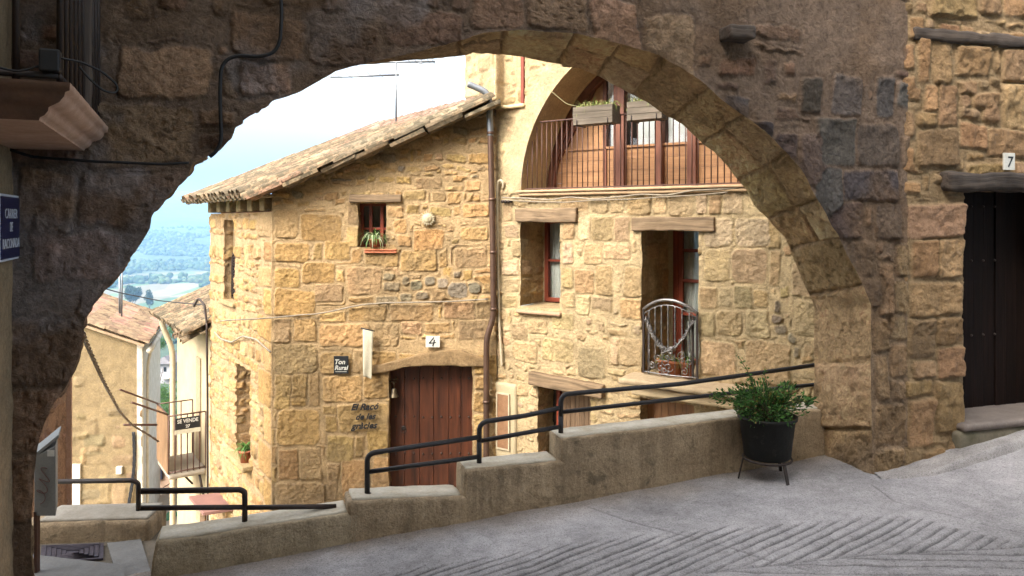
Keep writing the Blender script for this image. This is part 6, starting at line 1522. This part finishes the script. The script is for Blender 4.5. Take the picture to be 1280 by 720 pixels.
# unseen house added behind the viewer to keep the archway in shade
oh = thing('unseen_shade_house', 'unseen plain house added behind the viewer to shade the archway', 'house', (1, -4, -1.9)); mb = MB(); mb.box((2.5, -5.0, 3.3), np.eye(3), (14, 3.4, 10.4)); mb.build('wall', M['cream'], oh)
# ================================================================ valley, hills, woods, sky, sun, camera
ZV = -150.
def ground(r, az):
    r = np.asarray(r, float)
    z = np.interp(r, [0, 10, 24, 40, 60, 120, 230, 400, 600, 900, 1200, 1500, 2400, 3000, 3800, 4600, 5500, 6500, 7600, 9000, 12000],
                  [-7, -7, -9, -14, -19, -30, -50, -75, -100, -125, -140, -150, -150, -130, -75, -15, 50, 110, 180, 280, 400])
    x = r*np.sin(az); y = r*np.cos(az)
    amp = np.interp(r, [0, 100, 300, 1300, 2400, 3500, 5000, 9000], [.3, 1.5, 6, 3, 6, 34, 55, 75])
    z = z+amp*fbm(x/520., y/520., 3., 4)+np.interp(r, [3000, 4000, 9000], [0, 18, 40])*fbm(x/1500.+5, y/1500., 3., 3)
    return z
az = np.radians(np.concatenate([np.linspace(-180, -40, 40, endpoint=False), np.linspace(-40, -8, 200), np.linspace(-6, 180, 50)]))
rs = np.concatenate([[4], np.geomspace(10, 900, 90), np.linspace(920, 2600, 130), np.geomspace(2650, 12000, 110)])
AZ, RR = np.meshgrid(az, rs); Z = ground(RR, AZ); X = RR*np.sin(AZ); Y = RR*np.cos(AZ)
# keep the hill below the street and the ramp
nearm = (RR < 14); Z = np.where(nearm, np.minimum(Z, -7.), Z)
fm = sst(1000, 1150, RR+150*fbm(X/200, Y/200, 1., 3))*sst(2350, 2150, RR+250*fbm(X/300, Y/300, 2., 3))
Cg = np.stack([fm, fbm(X/600, Y/600, 4., 3)*.5+.5, fm*0], -1)
m, t, b = nt('valley_ground'); tx = coords(t, (1, 1, 1)); a = N(t, 'ShaderNodeAttribute', attribute_name='Col'); sp_ = N(t, 'ShaderNodeSeparateColor'); t.links.new(a.outputs['Color'], sp_.inputs[0])
vo = N(t, 'ShaderNodeTexVoronoi'); vo.inputs['Scale'].default_value = 1/105.; mp = N(t, 'ShaderNodeMapping'); mp.inputs['Rotation'].default_value = (0, 0, .5); mp.inputs['Scale'].default_value = (1.6, .55, 0); t.links.new(tx, mp.inputs[0])
ns = N(t, 'ShaderNodeTexNoise'); ns.inputs['Scale'].default_value = .02; t.links.new(mp.outputs[0], ns.inputs['Vector'])
t.links.new(mp.outputs[0], vo.inputs['Vector']); sv2 = N(t, 'ShaderNodeSeparateColor'); t.links.new(vo.outputs['Color'], sv2.inputs[0])
fc = ramp(t, sv2.outputs[0], [(0, (.04, .09, .025)), (.22, (.15, .125, .07)), (.4, (.06, .13, .03)), (.58, (.19, .16, .10)), (.72, (.08, .13, .035)), (.88, (.17, .14, .075))])
for e in fc.node.color_ramp.elements: pass
fc.node.color_ramp.interpolation = 'CONSTANT'
wd = ramp(t, noise(t, tx, .02, 8, .75), [(.35, (.02, .04, .016)), (.55, (.045, .075, .028)), (.72, (.10, .115, .05))])
fc = mix(t, .3, fc, ramp(t, noise(t, tx, .05, 5, .6), [(.3, g(.3)), (.7, g(.7))]), 'OVERLAY')
t.links.new(mix(t, sp_.outputs[0], wd, fc), b.inputs['Base Color']); b.inputs['Roughness'].default_value = .95
V = np.stack([X, Y, Z], -1).reshape(-1, 3)
o = mesh_obj('terrain', V, grid_faces(len(rs), len(az), None, 0, True), m, None, None, Cg.reshape(-1, 3), True); tag(o, 'wide valley with fields and wooded hills', 'valley', kind='structure')

# wood on the hillsides and hedgerows: one mass of crowns
def ico():
    bm = bmesh.new(); bmesh.ops.create_icosphere(bm, subdivisions=2, radius=1.); V = np.array([v.co[:] for v in bm.verts]); Fc = np.array([[v.index for v in f.verts] for f in bm.faces]); bm.free(); return V, Fc
IV, IF = ico()
R_ = np.random.RandomState(12); Vs = []; Fs = []; Cs = []; n = 0; cnt = 0
def crown(x, y, z, r, h, col, k):
    nz_ = 1+.32*vn3(IV[:, 0]*2.3+k*1.7, IV[:, 1]*2.3+k*.7, IV[:, 2]*2.3)+.16*vn3(IV[:, 0]*5+k, IV[:, 1]*5, IV[:, 2]*5)
    return np.stack([x+IV[:, 0]*r*nz_, y+IV[:, 1]*r*nz_, z+h*.45+IV[:, 2]*h*.55*nz_], -1)
for i in range(26000):
    r = R_.uniform(700, 4200)**1.; a = math.radians(R_.uniform(-34, -19)); x = r*math.sin(a); y = r*math.cos(a)
    f = float(sst(1000, 1150, r+150*fbm(x/200, y/200, 1., 3))*sst(2350, 2150, r+250*fbm(x/300, y/300, 2., 3)))
    d = float(fbm(x/160., y/260., 6., 3))
    if f > .5 and d < .22: continue
    if f <= .5 and d < -.25: continue
    z = float(ground(r, a)); s = R_.uniform(5, 9) if r > 1800 else R_.uniform(3.5, 7); h = s*R_.uniform(1.2, 1.8)
    Vs.append(crown(x, y, z, s, h, None, i)); Fs.append(IF+n); n += len(IV); c = np.array([(.035, .062, .022), (.05, .08, .03), (.028, .05, .02), (.075, .095, .04)][R_.randint(4)])*R_.uniform(.7, 1.3); Cs.append(np.tile(c, (len(IV), 1))); cnt += 1
    if cnt > 4200: break
o = mesh_obj('far_woods', np.concatenate(Vs), np.concatenate(Fs), mat_col('far_foliage', .95, .3, .4, .0), None, None, np.concatenate(Cs), False); tag(o, 'dense dark woods over the valley and hillsides', 'woods', kind='stuff')
# trees and houses one can tell apart
def tree(px, py, wpx, r, label, seed, hfac=1.1, group=None, cols=GREENS, leaf=.06, n=1400):
    a = math.atan2(px-CX, F); y = r*math.cos(a); x = r*math.sin(a)*1.0; z = float(ground(r, a)); rad = wpx/2/F*y
    yy = y; x = (px-CX)/F*yy
    H = max(.6*rad, (HZ-py)/F*yy-z); 
    t = thing('tree', label, 'tree', (x, yy, z), group)
    R_ = np.random.RandomState(seed); c0 = np.array([x, yy, z]); top_ = (HZ-py)/F*yy+rad*hfac
    mb = MB(); mb.tube([c0-Z3, c0+Z3*(top_-z)*.45, c0+Z3*(top_-z)*.8], [rad*.10, rad*.06, rad*.02], 7, (.10, .07, .045))
    for k in range(6):
        aa = k*1.05; mb.tube([c0+Z3*(top_-z)*.4, c0+Z3*(top_-z)*.6+np.array([math.cos(aa), math.sin(aa), 0])*rad*.5], [rad*.04, rad*.015], 5, (.10, .07, .045))
    mb.build('trunk', mat_col('bark', .9), t)
    cc = [R_.normal(0, .42, 3)*np.array([rad, rad, rad*hfac])+np.array([x, yy, (HZ-py)/F*yy]) for _ in range(14)]
    def fl(R2):
        c = cc[R2.randint(len(cc))]; d = R2.normal(0, 1, 3); d /= np.linalg.norm(d); return c+d*rad*.36*R2.uniform(.6, 1.1), d
    leaf_cloud(MB(), c0, n, fl, rad*leaf*2, cols, seed).build('crown', M['leaf'], t)
FG = 'trees at the edge of the valley fields'
tree(166, 366, 19, 1150, 'broad round tree standing alone in the valley field', 1, .7, FG, [(.03, .055, .02), (.04, .07, .025)], .16, 2600)
tree(187, 372, 11, 1120, 'narrow taller tree right of the broad valley tree', 2, 1.3, FG, [(.03, .055, .02), (.04, .07, .025)], .16, 2000)
tree(126, 372, 12, 1180, 'small rounded valley tree beside the left pier', 3, .8, FG, [(.03, .055, .02), (.04, .07, .025)], .16, 2000)
BG = 'green trees on the slope between the houses'
SG = [(.06, .14, .03), (.09, .18, .04), (.045, .11, .025)]
tree(204, 492, 34, 62, 'bright green bushy tree between the ochre and cream houses', 4, .8, BG, SG, .05, 3000)
tree(208, 516, 28, 48, 'lower bright green tree behind the balcony', 5, .8, BG, SG, .06, 2400)
tree(199, 430, 20, 150, 'mid green tree on the slope above the grey house', 6, .9, BG, SG, .07, 1500)
tree(216, 412, 18, 260, 'darker green tree beside the cream gutter', 7, 1.2, BG, GREENS, .08, 1200)
fh = thing('grey_house', 'small grey gabled house far down the slope', 'house', P3(205, 476, 150)); c = P3(205, 458, 150); S = 150/F
mb = MB(); W_ = 20*S; Hh = 26*S
mb.box(c+np.array([0, 2, -1.5]), np.eye(3), (W_, 4, Hh)); mb.build('wall', M['grey_house'], fh)
mb = MB(); y0, y1 = 149.2, 154.5; zr_ = c[2]+Hh/2-1.5; mb.prism([np.array([c[0]-W_*.6, y0, zr_]), np.array([c[0]+W_*.6, y0, zr_]), np.array([c[0]+.1*W_, y0, zr_+1.5])], (0, y1-y0, 0)); mb.build('roof', mat_plain('grey_tiles', (.24, .22, .23), None, .9, scale=1.), fh)
mb = MB(); mb.box(c+np.array([.2, -.02, -.6]), np.eye(3), (.55, .06, .9)); mb.box(c+np.array([-.9, -.02, -1.2]), np.eye(3), (.4, .06, .6)); mb.build('window', M['darkglass'], fh)
mb = MB(); mb.box(c+np.array([.6, -.6, -2.2]), np.eye(3), (1.8, 1.2, .2)); mb.build('terrace', M['white_render'], fh)

# ---------------------------------------------------------------- air
HAZE = True
if HAZE:
    mb = MB(); mb.box((0, 0, 40), np.eye(3), (25000, 25000, 560)); ho = mb.build('haze', None); tag(ho, 'blue valley haze', 'haze', kind='stuff')
    mh_ = bpy.data.materials.new('air'); mh_.use_nodes = True; tt = mh_.node_tree; tt.nodes.clear(); oo = tt.nodes.new('ShaderNodeOutputMaterial'); pv = tt.nodes.new('ShaderNodeVolumePrincipled')
    pv.inputs['Color'].default_value = (.38, .65, 1., 1); pv.inputs['Density'].default_value = HAZE_D; pv.inputs['Anisotropy'].default_value = .0
    tt.links.new(pv.outputs[0], oo.inputs['Volume']); ho.data.materials.append(mh_)
# ---------------------------------------------------------------- light
w = bpy.data.worlds.new('World'); SC.world = w; w.use_nodes = True; t = w.node_tree
bgn = [n for n in t.nodes if n.type == 'BACKGROUND'][0]
sky = t.nodes.new('ShaderNodeTexSky'); sky.sky_type = 'NISHITA'; sky.sun_disc = False
SUN_AZ = math.atan2(SUN_DIR[0], SUN_DIR[1]); SUN_EL = math.asin(SUN_DIR[2]/math.sqrt(sum(x*x for x in SUN_DIR)))
sky.sun_elevation = SUN_EL; sky.sun_rotation = SUN_AZ; sky.altitude = 200; sky.air_density = 1.; sky.dust_density = 9.; sky.ozone_density = .6
hs = t.nodes.new('ShaderNodeHueSaturation'); hs.inputs['Saturation'].default_value = .22; hs.inputs['Value'].default_value = 2.3; t.links.new(sky.outputs[0], hs.inputs['Color']); t.links.new(hs.outputs[0], bgn.inputs[0]); bgn.inputs[1].default_value = SKY_S
sl = bpy.data.lights.new('sun', 'SUN'); sl.energy = SUN_S; sl.angle = math.radians(SUN_A); sl.color = (1., .93, .82)
so = bpy.data.objects.new('sun', sl); COL.objects.link(so); so.rotation_euler = Vector(SUN_DIR).to_track_quat('Z', 'Y').to_euler(); so.location = (0, 0, 20)
# ---------------------------------------------------------------- camera
cd = bpy.data.cameras.new('camera'); co = bpy.data.objects.new('camera', cd); COL.objects.link(co); co.location = (0, 0, 0); co.rotation_euler = (math.pi/2, 0, 0)
cd.sensor_width = 36; cd.lens = 36*F/1280; cd.shift_y = -(360-HZ)/1280; cd.clip_start = .05; cd.clip_end = 40000; SC.camera = co
SC.render.resolution_x, SC.render.resolution_y = 1024, 576
vs = SC.view_settings; vs.view_transform = 'Standard'; vs.look = 'None'; vs.gamma = 1; vs.use_curve_mapping = False; vs.exposure = EXPO
cy = SC.cycles; cy.max_bounces = 8; cy.diffuse_bounces = 5; cy.transparent_max_bounces = 12; cy.volume_bounces = 1; cy.use_denoising = True; cy.caustics_reflective = False; cy.caustics_refractive = False
